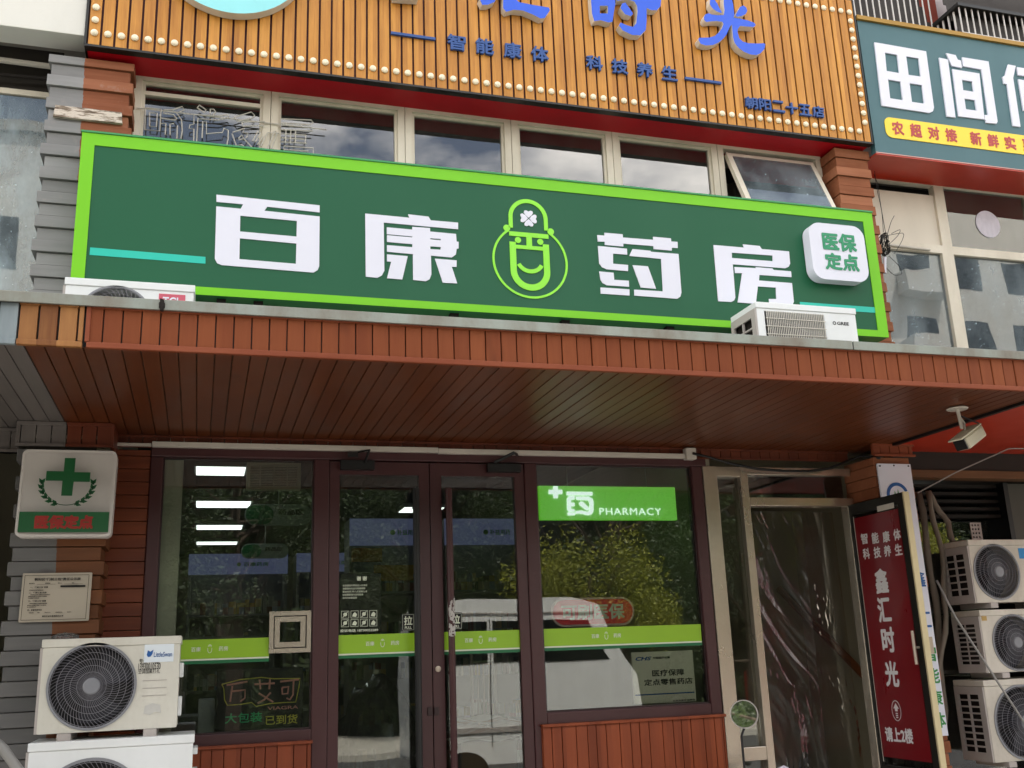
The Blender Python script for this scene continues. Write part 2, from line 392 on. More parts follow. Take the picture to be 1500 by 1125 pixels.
def boards(mb, a0, a1, pitch, off, gap, fn, mat=None, jit=.001):
    """a row of boards; fn(lo, hi, k, jitter) adds one"""
    k0 = math.floor((a0-off)/pitch); k = k0
    while off+k*pitch < a1-1e-4:
        lo = max(a0, off+k*pitch+gap/2); hi = min(a1, off+(k+1)*pitch-gap/2)
        if hi-lo > .004: fn(lo, hi, k, random.uniform(-jit, jit))
        k += 1
exec_parts = []

# ================================================================== SETTING
def ground_mat(name, a, b, sc=3, rough=.9):
    m = NT(name); n1 = m.noise((1, 1, 1), sc, 8, .65); n2 = m.noise((1, 1, 1), 90, 3)
    m.col(m.ramp(m.math('ADD', m.math('MULTIPLY', n1, .7), m.math('MULTIPLY', n2, .3)), [(.3, a), (.7, b)])); m.set(Roughness=rough); m.bump(n2, .3, .004); return m.m
M['pave'] = ground_mat('grey paving', 'A8A39A', 'C6C0B4')
M['asphalt'] = ground_mat('asphalt', '3A3A3A', '525150', 2)
M['earth'] = ground_mat('dusty ground', '7A7468', '9A9284', .3)
structure(MB().box(-300, 300, -300, 300, -.3, -.13).build('ground', 'earth'))
structure(MB().box(-40, 60, -4.2, -.02, -.2, 0).build('pavement', 'pave'))
structure(MB().box(-80, 120, -12.5, -4.2, -.2, -.126).build('road', 'asphalt'))
structure(MB().box(-40, 60, -18, -12.5, -.2, -.02).build('pavement', 'pave'))
structure(MB().box(-.45, 3.16, .12, 9.0, -.02, .05).build('floor', 'floor_in'))
structure(MB().box(-.45, 3.16, .12, 9.0, 3.0, 3.05).build('ceiling', 'ceil_in'))

# ================================================================== THE BUILDING
bld = thing('commercial_building', 'pale rendered shop building with board clad pillars and a row of cream framed upstairs windows', 'building')
b = MB()
b.box(-6, 12, .10, .28, 2.82, 3.46)                       # band behind the canopy
b.box(-6, 12, .06, .30, 5.06, 6.40)                       # wall behind the upper signs
b.box(-.50, 4.29, -.10, .10, 3.40, 3.459)
b.build('wall', 'wall', bld)
MB().box(-6, 12, .75, .95, 6.36, 7.4).build('wall', 'pinkwall', bld)
MB().box(-6, 12, .02, .95, 6.30, 6.36).build('floor_slab', 'wall', bld)
MB().box(5.98, 6.28, .62, .75, 6.36, 7.4).build('pilaster', 'redbrickwall', bld)
MB().box(7.6, 9.2, .60, .75, 6.36, 7.4).build('wall_panel', 'whitewall', bld)
b = MB()                                                   # side and back walls keep the rooms dark
b.box(-.60, -.46, .10, 9.2, -.1, 3.0).box(3.17, 3.22, .02, 9.2, -.1, 3.0).box(-6, 12, 9.2, 9.4, -.1, 7.4)
b.build('wall', 'wall_in', bld)
MB().box(-6, 12, 1.9, 2.0, 3.06, 6.3).box(-6, 12, .28, 2.0, 3.06, 3.10).build('inner_wall', 'wall_d', bld)
b = MB(); b.box(-6.2, -6, .1, 9.4, -.1, 7.4).box(12, 12.2, .1, 9.4, -.1, 7.4).box(-6.2, 12.2, .75, 9.4, 7.4, 7.6); b.build('outer_wall', 'wall', bld)
# pillars clad in lapped boards (left one half grey, half red brown)
def pillar(x0, x1, z0, z1, yf, mat, alt=.018):
    mb = MB(); mb.box(x0+.02, x1-.02, yf+.03, .08, z0, z1)
    def bd(lo, hi, k, j):
        o = alt if k % 2 else 0
        t = random.uniform(-.006, .006)
        vs = [(x0-o+t, yf-o*.9-j, lo), (x1+o+t, yf-o*.9-j, lo), (x1+o+t, yf-o*.6-j, hi), (x0-o+t, yf-o*.6-j, hi)]
        bk = [(p[0], yf+.03, p[2]) for p in vs]
        # side faces run back along the pillar
        bk = [(p[0], .06, p[2]) for p in vs]
        mb.add(vs+bk, [(0, 1, 2, 3), (7, 6, 5, 4), (0, 4, 5, 1), (1, 5, 6, 2), (2, 6, 7, 3), (3, 7, 4, 0)])
    boards(mb, z0, z1, .0735, 0, .004, bd, jit=.002)
    return mb.build('pillar', mat, bld, bevel=.002)
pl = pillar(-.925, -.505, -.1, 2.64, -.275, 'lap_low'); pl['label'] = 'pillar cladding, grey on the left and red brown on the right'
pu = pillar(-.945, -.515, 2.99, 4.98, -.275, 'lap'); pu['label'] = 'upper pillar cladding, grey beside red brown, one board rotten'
pr = pillar(4.285, 4.565, -.1, 2.70, -.275, 'lapR', .008)
pr2 = pillar(4.305, 4.575, 2.99, 5.0, -.275, 'lapR', .012)
p0 = at(80, 162, -.30)                                     # the rotten, flaked board
m = NT('bare flaking wood'); n1 = m.noise((.35, 1, 1.6), 26, 5, .7); n2 = m.noise((.12, 1, 1), 60, 3)
m.col(m.ramp(m.math('ADD', m.math('MULTIPLY', n1, .7), m.math('MULTIPLY', n2, .3)), [(.36, '4A3C30'), (.46, '8C7C6C'), (.52, 'D2C6B8'), (.66, 'BDB0A0')])); m.set(Roughness=.9); m.bump(n1, .8, .01)
MB().add([(-.915, -.303, p0.z-.036), (-.545, -.303, p0.z-.036), (-.552, -.299, p0.z+.036), (-.908, -.299, p0.z+.038), (-.915, -.28, p0.z-.036), (-.545, -.28, p0.z-.036), (-.552, -.28, p0.z+.036), (-.908, -.28, p0.z+.038)], [(0, 1, 2, 3), (7, 6, 5, 4), (0, 4, 5, 1), (1, 5, 6, 2), (2, 6, 7, 3), (3, 7, 4, 0)]).build('rotten_board', m.m, pu)

def window_frame(x0, x1, z0, z1, y0, y1, w):
    return shape(MB(), [rect(x0, x1, z0, z1), rect(x0+w, x1-w, z0+w, z1-w)], y0, y1)
def upper_window(x0, x1, z0=3.46, z1=5.036, w=.046, pane='glass_up', open_sash=False):
    f = window_frame(x0, x1, z0, z1, -.10, -.03, w).build('window', 'cream', bld, bevel=.004)
    f['label'] = 'upstairs window with its top sash pushed open' if open_sash else 'upstairs cream framed window behind the green sign'
    if not open_sash:
        window_frame(x0+w, x1-w, z0+w, z1-w, -.082, -.04, .018).build('inner_frame', 'cream', f)
        MB().box(x0+w+.018, x1-w-.018, -.066, -.060, z0+w+.018, z1-w-.018).build('pane', pane, f)
    return f
edges = [-.512, .303, 1.16, 1.888, 2.625, 3.442, 4.305]
for i in range(6):
    fw = upper_window(edges[i]+.002, edges[i+1]-.002, open_sash=(i == 5))
    if i == 0:                                             # curtain folds and the secondary rail
        MB().box(edges[0]+.06, edges[1]-.06, -.088, -.05, 4.90, 4.925).build('rail', 'cream', fw)
    if i == 5:                                             # open top hung sash tilted outwards
        a, c = edges[5]+.07, edges[6]-.07
        ang = radians(24); H = .62; z1 = 4.96
        fr = frame((0, -.10, z1), (1, 0, 0), (0, -sin(ang), -cos(ang)), (0, -cos(ang), sin(ang)))
        shape(MB(), [rect(a, c, 0, H), rect(a+.04, c-.04, .04, H-.04)], 0, .035, fr=fr).build('open_sash', 'cream', fw, bevel=.003)
        s = MB(); vs = [fr['o']+fr['u']*x+fr['v']*v+fr['n']*n for n in (-.004, .004) for x, v in ((a+.04, .04), (c-.04, .04), (c-.04, H-.04), (a+.04, H-.04))]
        s.add(vs, [(0, 1, 2, 3), (7, 6, 5, 4), (0, 4, 5, 1), (1, 5, 6, 2), (2, 6, 7, 3), (3, 7, 4, 0)]).build('pane', 'glass_dirty', fw)
        MB().tube([(c-.01, -.15, 4.82), (c-.01, -.07, 4.78)], .006, 6).build('stay', 'alu', fw)
# curtain behind the first two windows
def curtain(x0, x1, z0, z1, y, mat, amp=.03, n=90, waves=16):
    vs = []; fs = []; random.seed(int(x0*100)+5); ph = [random.uniform(0, 6) for _ in range(3)]
    for k in range(n+1):
        x = x0+(x1-x0)*k/n; t = k/n*waves*2*pi
        yy = y+amp*(sin(t+ph[0])+.5*sin(1.7*t+ph[1]))
        vs += [(x, yy, z0), (x, yy, z1)]
    for k in range(n): fs.append((2*k, 2*k+2, 2*k+3, 2*k+1))
    return MB().add(vs, fs).build('curtain', mat, None, smooth=True)
M['curtain'] = paint('brown curtain cloth', '9A8E80', .9, .1, .1, streak=False)
M['curtain2'] = paint('dark curtain cloth', '7A7066', .9, .1, .1, streak=False)
tag(curtain(-.42, .36, 3.5, 5.0, .30, 'curtain', .02), 'grey brown curtain behind the leftmost upstairs window', 'curtain', 'curtains in the upstairs windows')
tag(curtain(.45, 4.2, 3.5, 5.0, .42, 'curtain2', .03, 300, 60), 'dark curtain drawn behind the row of upstairs windows above the green sign', 'curtain', 'curtains in the upstairs windows')
# left neighbour: milky window and dark head recess
lw = window_frame(-3.2, -.90, 3.0, 4.90, .02, .08, .035).build('window', 'cream', bld)
lw['label'] = 'milky upstairs window left of the grey pillar'
MB().box(-3.16, -.937, .035, .042, 3.04, 4.86).build('pane', 'film', lw)
MB().box(-3.2, -.94, .05, .10, 4.90, 5.2).build('recess', 'wall_d', bld)
MB().tube([at(-60, 80, -.05), at(78, 98, -.05)], .018, 8).build('pipe', 'plastic_w', bld)
MB().tube([at(-60, 104, -.02), at(78, 116, -.02)], .012, 8).build('pipe', 'coil', bld)
# right neighbour: cream frames, boarded sash, dusty panes
x0, xm, x1, xr, zr, zt = 4.68, 5.42, 6.32, 7.6, 4.405, 5.0
rw = shape(MB(), [rect(x0, xr, 2.99, zt), rect(x0+.1, xm-.045, zr+.03, zt-.06), rect(x0+.1, xm-.06, 3.04, zr-.035), rect(xm+.045, x1-.05, zr+.03, zt-.06),
     rect(xm+.045, x1-.05, 3.04, zr-.035), rect(x1+.05, xr-.05, zr+.03, zt-.06), rect(x1+.05, xr-.05, 3.04, zr-.035)], 0, .06).build('window', 'cream', bld, bevel=.004)
rw['label'] = 'wide cream framed window right of the brick coloured pillar with one boarded sash'
MB().box(x0+.1, xm-.045, .022, .03, zr+.03, 4.865).build('board', paint('white board', 'DAD0BF', .6, .3, .08), rw)
MB().box(x0+.1, xm-.06, .03, .036, 3.04, zr-.035).build('pane', 'glass_dirty', rw)
MB().box(xm+.045, x1-.05, .03, .036, zr+.03, zt-.06).build('pane', 'glass_up', rw)
MB().box(xm+.045, x1-.05, .03, .036, 3.04, zr-.035).build('pane', 'glass_dirty', rw)
MB().box(x1+.05, xr-.05, .03, .036, 3.04, zt-.06).build('pane', 'glass_up', rw)
q = at(1448, 328, .02); shape(MB(), [circ(q.x, q.z, .115, 40)], .024, .029).build('paper_disc', paint('pale paper', 'CFC9D2', .7, .2, .15, sc=30), rw)
MB().tube([at(1297, 358, -.012), at(1362, 366, -.012)], .010, 8).build('blind_tube', 'plastic_w', rw)
# white cladding at the top left
tag(MB().box(-4, -.772, -.35, -.17, 5.085, 7.5).build('wall_cladding', 'whitewall', None, bevel=.004), 'plain white cladding box left of the orange signboard', 'wall cladding')

# balcony cages at the top right
def cage(x0, x1, yf, yb, z0, z1, label, step=.066, side=True):
    t = thing('balcony_cage', label, 'balcony', (x0, yf, z0), 'barred balcony cages')
    MB().box(x0, x1, yf, yb, z0-.06, z0-.01).build('floor', 'blackmetal', t)
    mb = MB(); k = 0; x = x0
    while x < x1: mb.box(x-.0045, x+.0045, yf-.0045, yf+.0045, z0, z1); x += step
    if side:
        y = yf+step
        while y < yb: mb.box(x0-.006, x0+.006, y-.006, y+.006, z0, z1); y += step
    mb.build('bar', paint('white bars', 'D8D2CC', .5, .4, .2), t)['kind'] = 'stuff'
    mb = MB().box(x0-.01, x1+.01, yf-.012, yf+.012, z0-.01, z0+.016).box(x0-.01, x1+.01, yf-.012, yf+.012, z0+.55, z0+.57)
    if side: mb.box(x0-.012, x0+.012, yf, yb, z0-.01, z0+.016)
    mb.build('rail', paint('white rail', 'D8D2CC', .5, .4, .2), t)
    mb = MB()
    for k in range(9): mb.box(x0, x1, yf+.04+k*.03, yf+.045+k*.03, z0+.10*k, z0+.104+.10*k)
    mb.box(x0, x1, yb-.03, yb-.02, z0, z1).build('mesh_backing', paint('dark mesh', '4A4644', .8, .2, .2), t)
    return t
c1 = at(1253, 22, .4); c1b = at(1369, 44, .4)
cage(c1.x, c1b.x, .40, .74, c1.z-.02, c1.z+1.5, 'white barred balcony cage directly above the slate green shop sign', side=False)
c2 = at(1411, 50, .1); c2t = at(1411, 12, .1)
t2 = cage(c2.x, 9.0, .10, .60, c2.z, c2t.z, 'low white barred cage with dark roof frame at the top right corner')
MB().box(c2.x-.03, 9.0, .07, .62, c2t.z, c2t.z+.03).build('roof_frame', 'blackmetal', t2)

# ================================================================== CANOPY
can = thing('canopy', 'wood boarded canopy over the pharmacy entrance with grey metal flashing', 'canopy', (1.8, -1.72, 2.785))
YF = -1.72
XB, XT = -.747, -.499
mb = MB(); boards(mb, XT+.02, 9, .0742, -.28, .005, lambda lo, hi, k, j: mb.box(lo, hi, YF-.004+j, YF+.02, 2.80, 2.955), jit=.0025)
mb.build('fascia', 'fascia', can, bevel=.0025)
mb = MB(); boards(mb, XB, XT-.016, .0742, XB, .008, lambda lo, hi, k, j: mb.box(lo, hi, YF-.004+j, YF+.02, 2.80, 2.955), jit=.003)
mb.build('fascia', 'fascia_worn', can, bevel=.002)['label'] = 'weathered raw brown fascia boards'
mb = MB(); boards(mb, -6, XB-.004, .0742, XB, .006, lambda lo, hi, k, j: mb.box(lo, hi, YF-.004+j, YF+.02, 2.80, 2.955), jit=.002)
mb.build('fascia', 'fascia_gray', can, bevel=.002)['label'] = 'grey painted fascia boards'
MB().box(-6, 9, YF+.02, YF+.06, 2.79, 2.965).build('backing', 'black', can)
mb = MB().box(XT+.012, 9, YF-.014, YF+.012, 2.778, 2.802).box(XT+.004, XT+.022, YF-.012, YF+.01, 2.803, 2.955).box(XT+.023, 9, YF-.010, YF+.01, 2.948, 2.962)
mb.build('trim', 'trim', can, bevel=.003)
mb = MB().box(XB, XT-.004, YF-.014, YF+.012, 2.778, 2.802).box(XT-.022, XT-.004, YF-.012, YF+.01, 2.803, 2.955).box(XB, XT-.023, YF-.010, YF+.01, 2.948, 2.962)
mb.build('trim', 'fascia_worn', can, bevel=.003)
MB().box(-6, XB-.004, YF-.012, YF+.012, 2.778, 2.802).build('trim', 'fascia_gray', can, bevel=.003)
mb = MB(); xs = [-6, -.205, 3.155, 6.3, 9]
for i in range(4): mb.box(xs[i]+.004, xs[i+1]-.004, YF-.022-.002*(i % 2), -.0, 2.964, 2.994-.002*(i % 2)).box(xs[i]+.004, xs[i+1]-.004, YF-.026-.002*(i % 2), YF-.014, 2.952, 2.998)
mb.build('flashing', 'flash', can, bevel=.002)
mb = MB()
for k in range(40):
    a = random.uniform(0, 6.28); r = random.uniform(0, .012)
    mb.box(-.208+r*cos(a)*.6, -.199+r*cos(a), YF-.034-random.random()*.006, YF-.02, 2.945+random.random()*.04, 2.955+random.random()*.045)
mb.build('sealant_blob', 'coil', can)
mb = MB(); boards(mb, XB+.018, 4.415, .0742, -.28, .004, lambda lo, hi, k, j: mb.box(lo, hi, YF+.024, -.002, 2.787+j, 2.80), jit=.0008)
mb.build('soffit', 'soffit', can, bevel=.0025)
mb = MB(); boards(mb, -6, XB+.018, .0742, -.28, .004, lambda lo, hi, k, j: mb.box(lo, hi, YF+.024, -.002, 2.787+j, 2.80), jit=.0008)
mb.build('soffit', 'soffit_gray', can, bevel=.0025)['label'] = 'grey painted soffit boards'
MB().box(-6, 9, YF+.062, .098, 2.802, 2.93).build('core', 'black', can)
MB().box(4.418, 4.45, YF+.03, -.28, 2.772, 2.80).build('edge_strip', 'black', can)
MB().box(4.452, 9, YF+.03, -.10, 2.784, 2.80).build('soffit', 'redceil', can)['label'] = 'orange red sheet soffit beyond the black strip'
# small header boards under the soffit, along the wall and round the pillars
mb = MB(); boards(mb, -.50, 4.27, .0742, -.348, .004, lambda lo, hi, k, j: mb.box(lo, hi, -.022+j, .0, 2.722, 2.784), jit=.0008)
mb.box(-.50, 4.27, -.034, -.0235, 2.772, 2.786).box(-.50, 4.27, -.034, -.0235, 2.714, 2.726)
mb.build('header_boards', 'bb', can, bevel=.0015)
mb = MB(); boards(mb, -.712, -.49, .0742, -.712, .005, lambda lo, hi, k, j: mb.box(lo, hi, -.305+j, -.285, 2.66, 2.785))
mb.box(-.712, -.485, -.318, -.306, 2.765, 2.784).box(-.712, -.485, -.318, -.306, 2.652, 2.668).box(-.492, -.478, -.306, .0, 2.652, 2.784)
mb.build('header_boards', 'bb', can, bevel=.0015)
mb = MB(); boards(mb, -.945, -.715, .0742, -.712, .005, lambda lo, hi, k, j: mb.box(lo, hi, -.305+j, -.285, 2.66, 2.785))
mb.box(-.955, -.715, -.318, -.306, 2.765, 2.784).box(-.955, -.715, -.318, -.306, 2.652, 2.668).box(-.957, -.945, -.306, .0, 2.652, 2.784)
boards(mb, -3, -.96, .0742, -.712, .005, lambda lo, hi, k, j: mb.box(lo, hi, -.13+j, -.11, 2.66, 2.785)); mb.box(-3, -.96, -.145, -.131, 2.765, 2.784).box(-3, -.96, -.145, -.131, 2.652, 2.668)
mb.build('header_boards', 'soffit_gray', can, bevel=.0015)
mb = MB(); boards(mb, 4.27, 4.58, .0742, -.348, .004, lambda lo, hi, k, j: mb.box(lo, hi, -.31+j, -.285, 2.712, 2.784))
mb.box(4.262, 4.588, -.322, -.311, 2.77, 2.786).box(4.262, 4.588, -.33, -.311, 2.70, 2.714).build('header_boards', 'trim', can, bevel=.0015)

# ================================================================== STOREFRONT
st = thing('pharmacy_storefront', 'maroon framed pharmacy shopfront with double glass door between two display windows', 'storefront')
# outer frame posts and head
mb = MB()
mb.box(-.30, 3.17, -.03, .06, 2.664, 2.716)                                   # head
mb.box(-.30, -.232, -.03, .06, -.1, 2.664).box(.612, .70, -.03, .06, -.1, 2.664).box(1.905, 1.985, -.03, .06, -.1, 2.664).box(3.06, 3.135, -.03, .06, -.1, 2.664)
mb.box(-.24, .612, -.03, .06, 1.09, 1.155).box(1.985, 3.06, -.03, .06, 1.10, 1.172)
mb.build('frame', 'maroon', st, bevel=.006)
mb = MB(); boards(mb, -.50, -.302, 9, 0, .004, lambda lo, hi, k, j: None)
boards(mb, -.1, 2.70, .0735, .02, .004, lambda lo, hi, k, j: mb.box(-.512, -.302, -.02-abs(j), .05, lo, hi), jit=.003)
mb.build('side_cladding', 'lap_in', st, bevel=.002)
for x0, x1, zt in ((-.245, .612, 1.088), (1.945, 3.128, 1.098)):
    mb = MB(); ww = [.056, .063, .088, .071]; x = x0; k = 0
    while x < x1-.01:
        w = min(ww[k % 4], x1-x); mb.box(x+.002, x+w-.002, -.055-random.random()*.003, -.032, -.1, zt-.008); x += w; k += 1
    mb.box(x0-.005, x1+.006, -.075, -.031, zt-.007, zt+.010).box(x0, x1, -.031, .03, -.1, zt)
    mb.build('base_panel', 'panel', st, bevel=.002)
def strip(parent, x0, x1, tx):
    MB().box(x0, x1, -.0035, -.0008, 1.549, 1.652).build('vinyl_strip', 'vinyl', parent)
    MB().box(x0, x1, -.0035, -.0008, 1.540, 1.5485).build('vinyl_strip', 'vinyl_w', parent)
    MB().box(x0, x1, -.0035, -.0008, 1.522, 1.5395).build('vinyl_strip', 'vinyl_d', parent)
    t = MB(); y = -.0038
    text(t, '百康', tx-.105, tx-.04, 1.588, 1.612, y, .0006, .01, fit='h'); text(t, '药房', tx+.04, tx+.105, 1.588, 1.612, y, .0006, .01, fit='h')
    for lp in (arcband(tx, 1.612, .010, .012, .003, 0, 180, 10), arcband(tx, 1.596, .012, .018, .003, 180, 360, 12)): shape(t, [lp], y-.0006, y)
    shape(t, [rect(tx-.012, tx-.009, 1.596, 1.606)], y-.0006, y); shape(t, [rect(tx+.009, tx+.012, 1.596, 1.606)], y-.0006, y)
    shape(t, [circ(tx, 1.616, .003, 8)], y-.0006, y)
    t.build('lettering', 'vinyl_w', parent)
# display windows
wl = window_frame(-.232, .612, 1.155, 2.664, -.012, .03, .008).build('display_window', 'maroon_d', st)
wl['label'] = 'left display window with small hatch'
MB().box(-.224, .604, .0, .006, 1.163, 2.656).build('pane', 'glass', wl)
strip(wl, -.224, .378, .06)
hx0, hx1, hz0, hz1 = .375, .605, 1.565, 1.792                             # metal framed service hatch
MB().box(hx0+.004, hx1-.004, -.006, -.001, hz0+.004, hz0+.052).box(hx0+.004, hx1-.004, -.006, -.001, hz1-.052, hz1-.004).box(hx0+.004, hx0+.052, -.006, -.001, hz0+.053, hz1-.053).box(hx1-.052, hx1-.004, -.006, -.001, hz0+.053, hz1-.053).build('hatch_backing', 'black', wl)
hb = MB(); shape(hb, [rect(hx0, hx1, hz0, hz1), rect(hx0+.024, hx1-.024, hz0+.024, hz1-.024)], -.03, -.0062)
shape(hb, [rect(hx0+.030, hx1-.030, hz0+.030, hz1-.030), rect(hx0+.058, hx1-.058, hz0+.058, hz1-.058)], -.022, -.0062)
hb.build('service_hatch', 'steel', wl, bevel=.002)
wr = window_frame(1.985, 3.06, 1.172, 2.664, -.012, .03, .008).build('display_window', 'maroon_d', st)
wr['label'] = 'right display window with red sticker'
MB().box(1.993, 3.052, .0, .006, 1.18, 2.656).build('pane', 'glass', wr)
strip(wr, 1.993, 3.046, 2.40)
# red lozenge sticker
a0 = at(808, 895, 0); a1 = at(930, 893, 0); zt, zb = at(870, 875, 0).z, at(870, 917, 0).z; zm = (zt+zb)/2
sk = MB(); shape(sk, [rrect(a0.x, a1.x, zb, zt, (zt-zb)/2-.001, 10)], .0115, .0135); sk.build('sticker', paint('pale pink vinyl', 'D8B8B0', .4, .4, .02), wr)
sk = MB(); shape(sk, [rrect(a0.x+.012, a1.x-.012, zb+.012, zt-.012, (zt-zb)/2-.013, 10)], .0095, .0112); sk.build('sticker', paint('red vinyl', 'F02030', .4, .4, .02), wr)
sk = MB(); text(sk, '可刷医保', a0.x+.07, a1.x-.07, zb+.042, zt-.042, .0092, .0006, .03); sk.build('lettering', 'vinyl_w', wr)
# doors
def door(x0, x1, gx0, gx1, hinge_left, label):
    z0, z1 = .02, 2.655
    d = shape(MB(), [rect(x0, x1, z0, z1), rect(gx0, gx1, .22, 2.578)], -.02, .03).build('door', 'maroon', st, bevel=.004); d['label'] = label
    MB().box(gx0-.004, gx1+.004, .001, .007, .216, 2.582).build('pane', 'glass_door', d)
    return d
dl = door(.703, 1.300, .761, 1.237, True, 'left glass door leaf with notice stickers')
dr = door(1.306, 1.902, 1.375, 1.842, False, 'right glass door leaf with worn pull bar')
strip(dl, .761, 1.237, 1.015); strip(dr, 1.375, 1.842, 1.60)
def pull(x, d, mat='black'):
    mb = MB().tube([(x, -.085, .85), (x, -.085, 2.49)], .020, 12)
    for z in (2.38, 1.98, 1.42, .98): mb.tube([(x, -.085, z), (x, -.02, z)], .012, 8)
    return mb.build('pull_bar', mat, d, smooth=False)
pull(1.205, dl, 'black'); pb = pull(1.405, dr, 'maroon')
mb = MB(); random.seed(11)
for k in range(70):
    z = 1.62+random.random()*.20; a = random.uniform(-2.4, -.6)
    mb.box(1.405+.0205*cos(a)-.004, 1.405+.0205*cos(a)+.004, -.085+.0205*sin(a)-.001, -.085+.0205*sin(a)+.003, z, z+random.uniform(.005, .025))
mb.build('worn_paint', paint('bare metal', 'B8B4B0', .4, .5, .1), pb)
q = at(640, 980, -.02); MB().lathe((1.335, -.02, q.z), [(.017, 0), (.017, .008), (.010, .010)], 'y', 16).build('lock', 'alu', dr)
for d, x in ((dl, 1.283), (dr, 1.322)):
    MB().box(x-.014, x+.012, -.030, -.02, 1.19, 1.235).build('catch', 'maroon_d', d, bevel=.002)
# closers
MB().box(.76, .96, -.075, -.031, 2.60, 2.655).box(.80, .86, -.085, -.0755, 2.672, 2.70).tube([(.90, -.085, 2.64), (.915, -.16, 2.70), (.87, -.045, 2.712)], .008, 6).build('door_closer', 'black', dl)
MB().box(1.66, 1.87, -.075, -.031, 2.60, 2.65).tube([(1.70, -.085, 2.655), (1.80, -.17, 2.70), (1.86, -.045, 2.712)], .010, 6).build('door_closer', 'black', dr)
# pull stickers
for d, x in ((dl, 1.166), (dr, 1.452)):
    MB().box(x-.038, x+.038, -.0036, -.001, 1.665, 1.762).build('sticker', 'ink', d)
    t = MB(); shape(t, [rect(x-.034, x+.034, 1.669, 1.758), rect(x-.0325, x+.0325, 1.6705, 1.7565)], -.0044, -.0037)
    text(t, '拉', x-.024, x+.024, 1.698, 1.748, -.0038, .0007, .02); text(t, 'PULL', x-.020, x+.020, 1.676, 1.690, -.0038, .0007, .02)
    t.build('lettering', 'vinyl_w', d)
# notice stickers on the left leaf
x0, x1, zt = .772, 1.06, 2.0
MB().box(x0, x1-.05, .0075, .009, 1.672, zt).build('notice', paint('dark translucent film', '35332F', .4, .4, .02), dl)
t = MB(); text(t, '谢 谢', .845, .945, 1.958, 1.982, -.0012, .0006, .03, fit='h')
rows = ['本店谢绝外带食品入内请您', '谅解请勿在店内吸烟谢谢', '营业时间 早八点至晚九点', '如有需要请与店员联系', '店内已安装监控']
for i, r_ in enumerate(rows): text(t, r_, .785, .785+.0118*len(r_), 1.925-.0175*i, 1.936-.0175*i, -.0012, .0006, .01)
text(t, '投诉电话 18730053389', .772, .99, 1.668, 1.684, -.0012, .0006, .02)
for i in range(4):
    for j in range(2):
        x = .778+i*.054; z = 1.745-j*.048
        shape(t, [rect(x, x+.044, z, z+.042), rect(x+.002, x+.042, z+.002, z+.040)], -.0018, -.0012)
        if i % 2 == 0: shape(t, [circ(x+.022, z+.022, .011, 12)], -.0018, -.0012); shape(t, [[(x+.006, z+.006), (x+.010, z+.004), (x+.038, z+.036), (x+.034, z+.038)]], -.0024, -.0019)
        else: shape(t, [[(x+.008, z+.01), (x+.03, z+.006), (x+.036, z+.022), (x+.024, z+.034), (x+.014, z+.026)]], -.0018, -.0012)
t.build('lettering', 'vinyl_w', dl)

# ================================================================== GREEN PHARMACY SIGN
SX0, SX1, SZ0, SZ1, SY = -.728, 4.365, 3.476, 4.384, -.50
sg = thing('pharmacy_sign', 'long dark green shop sign with lime border reading 百康药房 above the canopy', 'shop sign', (1.8, -.43, 3.476))
MB().box(SX0, SX1, SY+.002, -.34, SZ0, SZ1).build('casing', 'casing_g', sg, bevel=.003)
MB().box(SX0-.006, SX1+.006, SY-.012, -.335, SZ1+.001, SZ1+.012).build('top_flange', 'casing_g', sg)
shape(MB(), [rect(SX0, SX1, SZ0, SZ1), rect(-.660, 4.286, 3.522, 4.312)], SY-.006, SY).build('border', 'lime', sg, bevel=.001)
MB().box(-.660, 4.286, SY-.0005, SY+.0015, 3.522, 4.312).build('panel', 'dkpanel', sg)
LY = SY-.006
BAI = [[(142,125),(1402,256),(1402,342),(762,272),(726,322),(1402,392),(1396,1000),(1378,1045),(1325,1077),(205,985),(150,960),(122,905),(140,268),(438,297),(468,243),(142,212)],
       [(434,382),(1124,446),(1120,637),(430,575)], [(428,658),(1118,722),(1112,970),(422,912)]]
KANG = [[(133,112),(705,167),(686,122),(950,152),(980,200),(1333,230),(1333,315),(735,262),(372,228),(380,850),(350,910),(290,943),(140,928)],
        [(412,290),(740,320),(742,284),(970,300),(972,345),(1306,376),(1314,475),(1340,477),(1340,563),(1315,566),(1305,640),(1250,680),(982,655),(988,900),(965,960),(915,988),(752,970),(748,637),(414,605),(414,520),(742,548),(742,508),(414,478),(414,392),(742,420),(742,408),(412,378)],
        [(974,430),(1110,442),(1108,458),(974,446)], [(974,535),(1110,545),(1106,580),(974,572)],
        [(414,640),(682,664),(612,965),(414,948),(468,735),(414,730)], [(1034,695),(1314,718),(1314,802),(1252,800),(1322,1016),(1136,1006)]]
YAO = [[(140,180),(240,188),(237,148),(490,170),(492,214),(910,246),(907,204),(1152,226),(1156,268),(1243,274),(1246,358),(1164,354),(1163,394),(915,372),(913,332),(498,298),(498,338),(245,316),(244,270),(148,270)],
       [(150,330),(548,368),(552,450),(356,434),(358,574),(564,592),(562,676),(270,650),(205,620),(168,570)],
       [(168,680),(364,698),(374,795),(574,808),(578,890),(270,870),(215,840),(184,790)], [(185,900),(582,926),(584,1012),(188,984)],
       [(626,372),(868,396),(880,410),(1256,440),(1296,970),(1282,1025),(1240,1055),(650,1012),(648,930),(1042,954),(1018,508),(580,466)],
       [(626,594),(836,610),(948,918),(738,900)]]
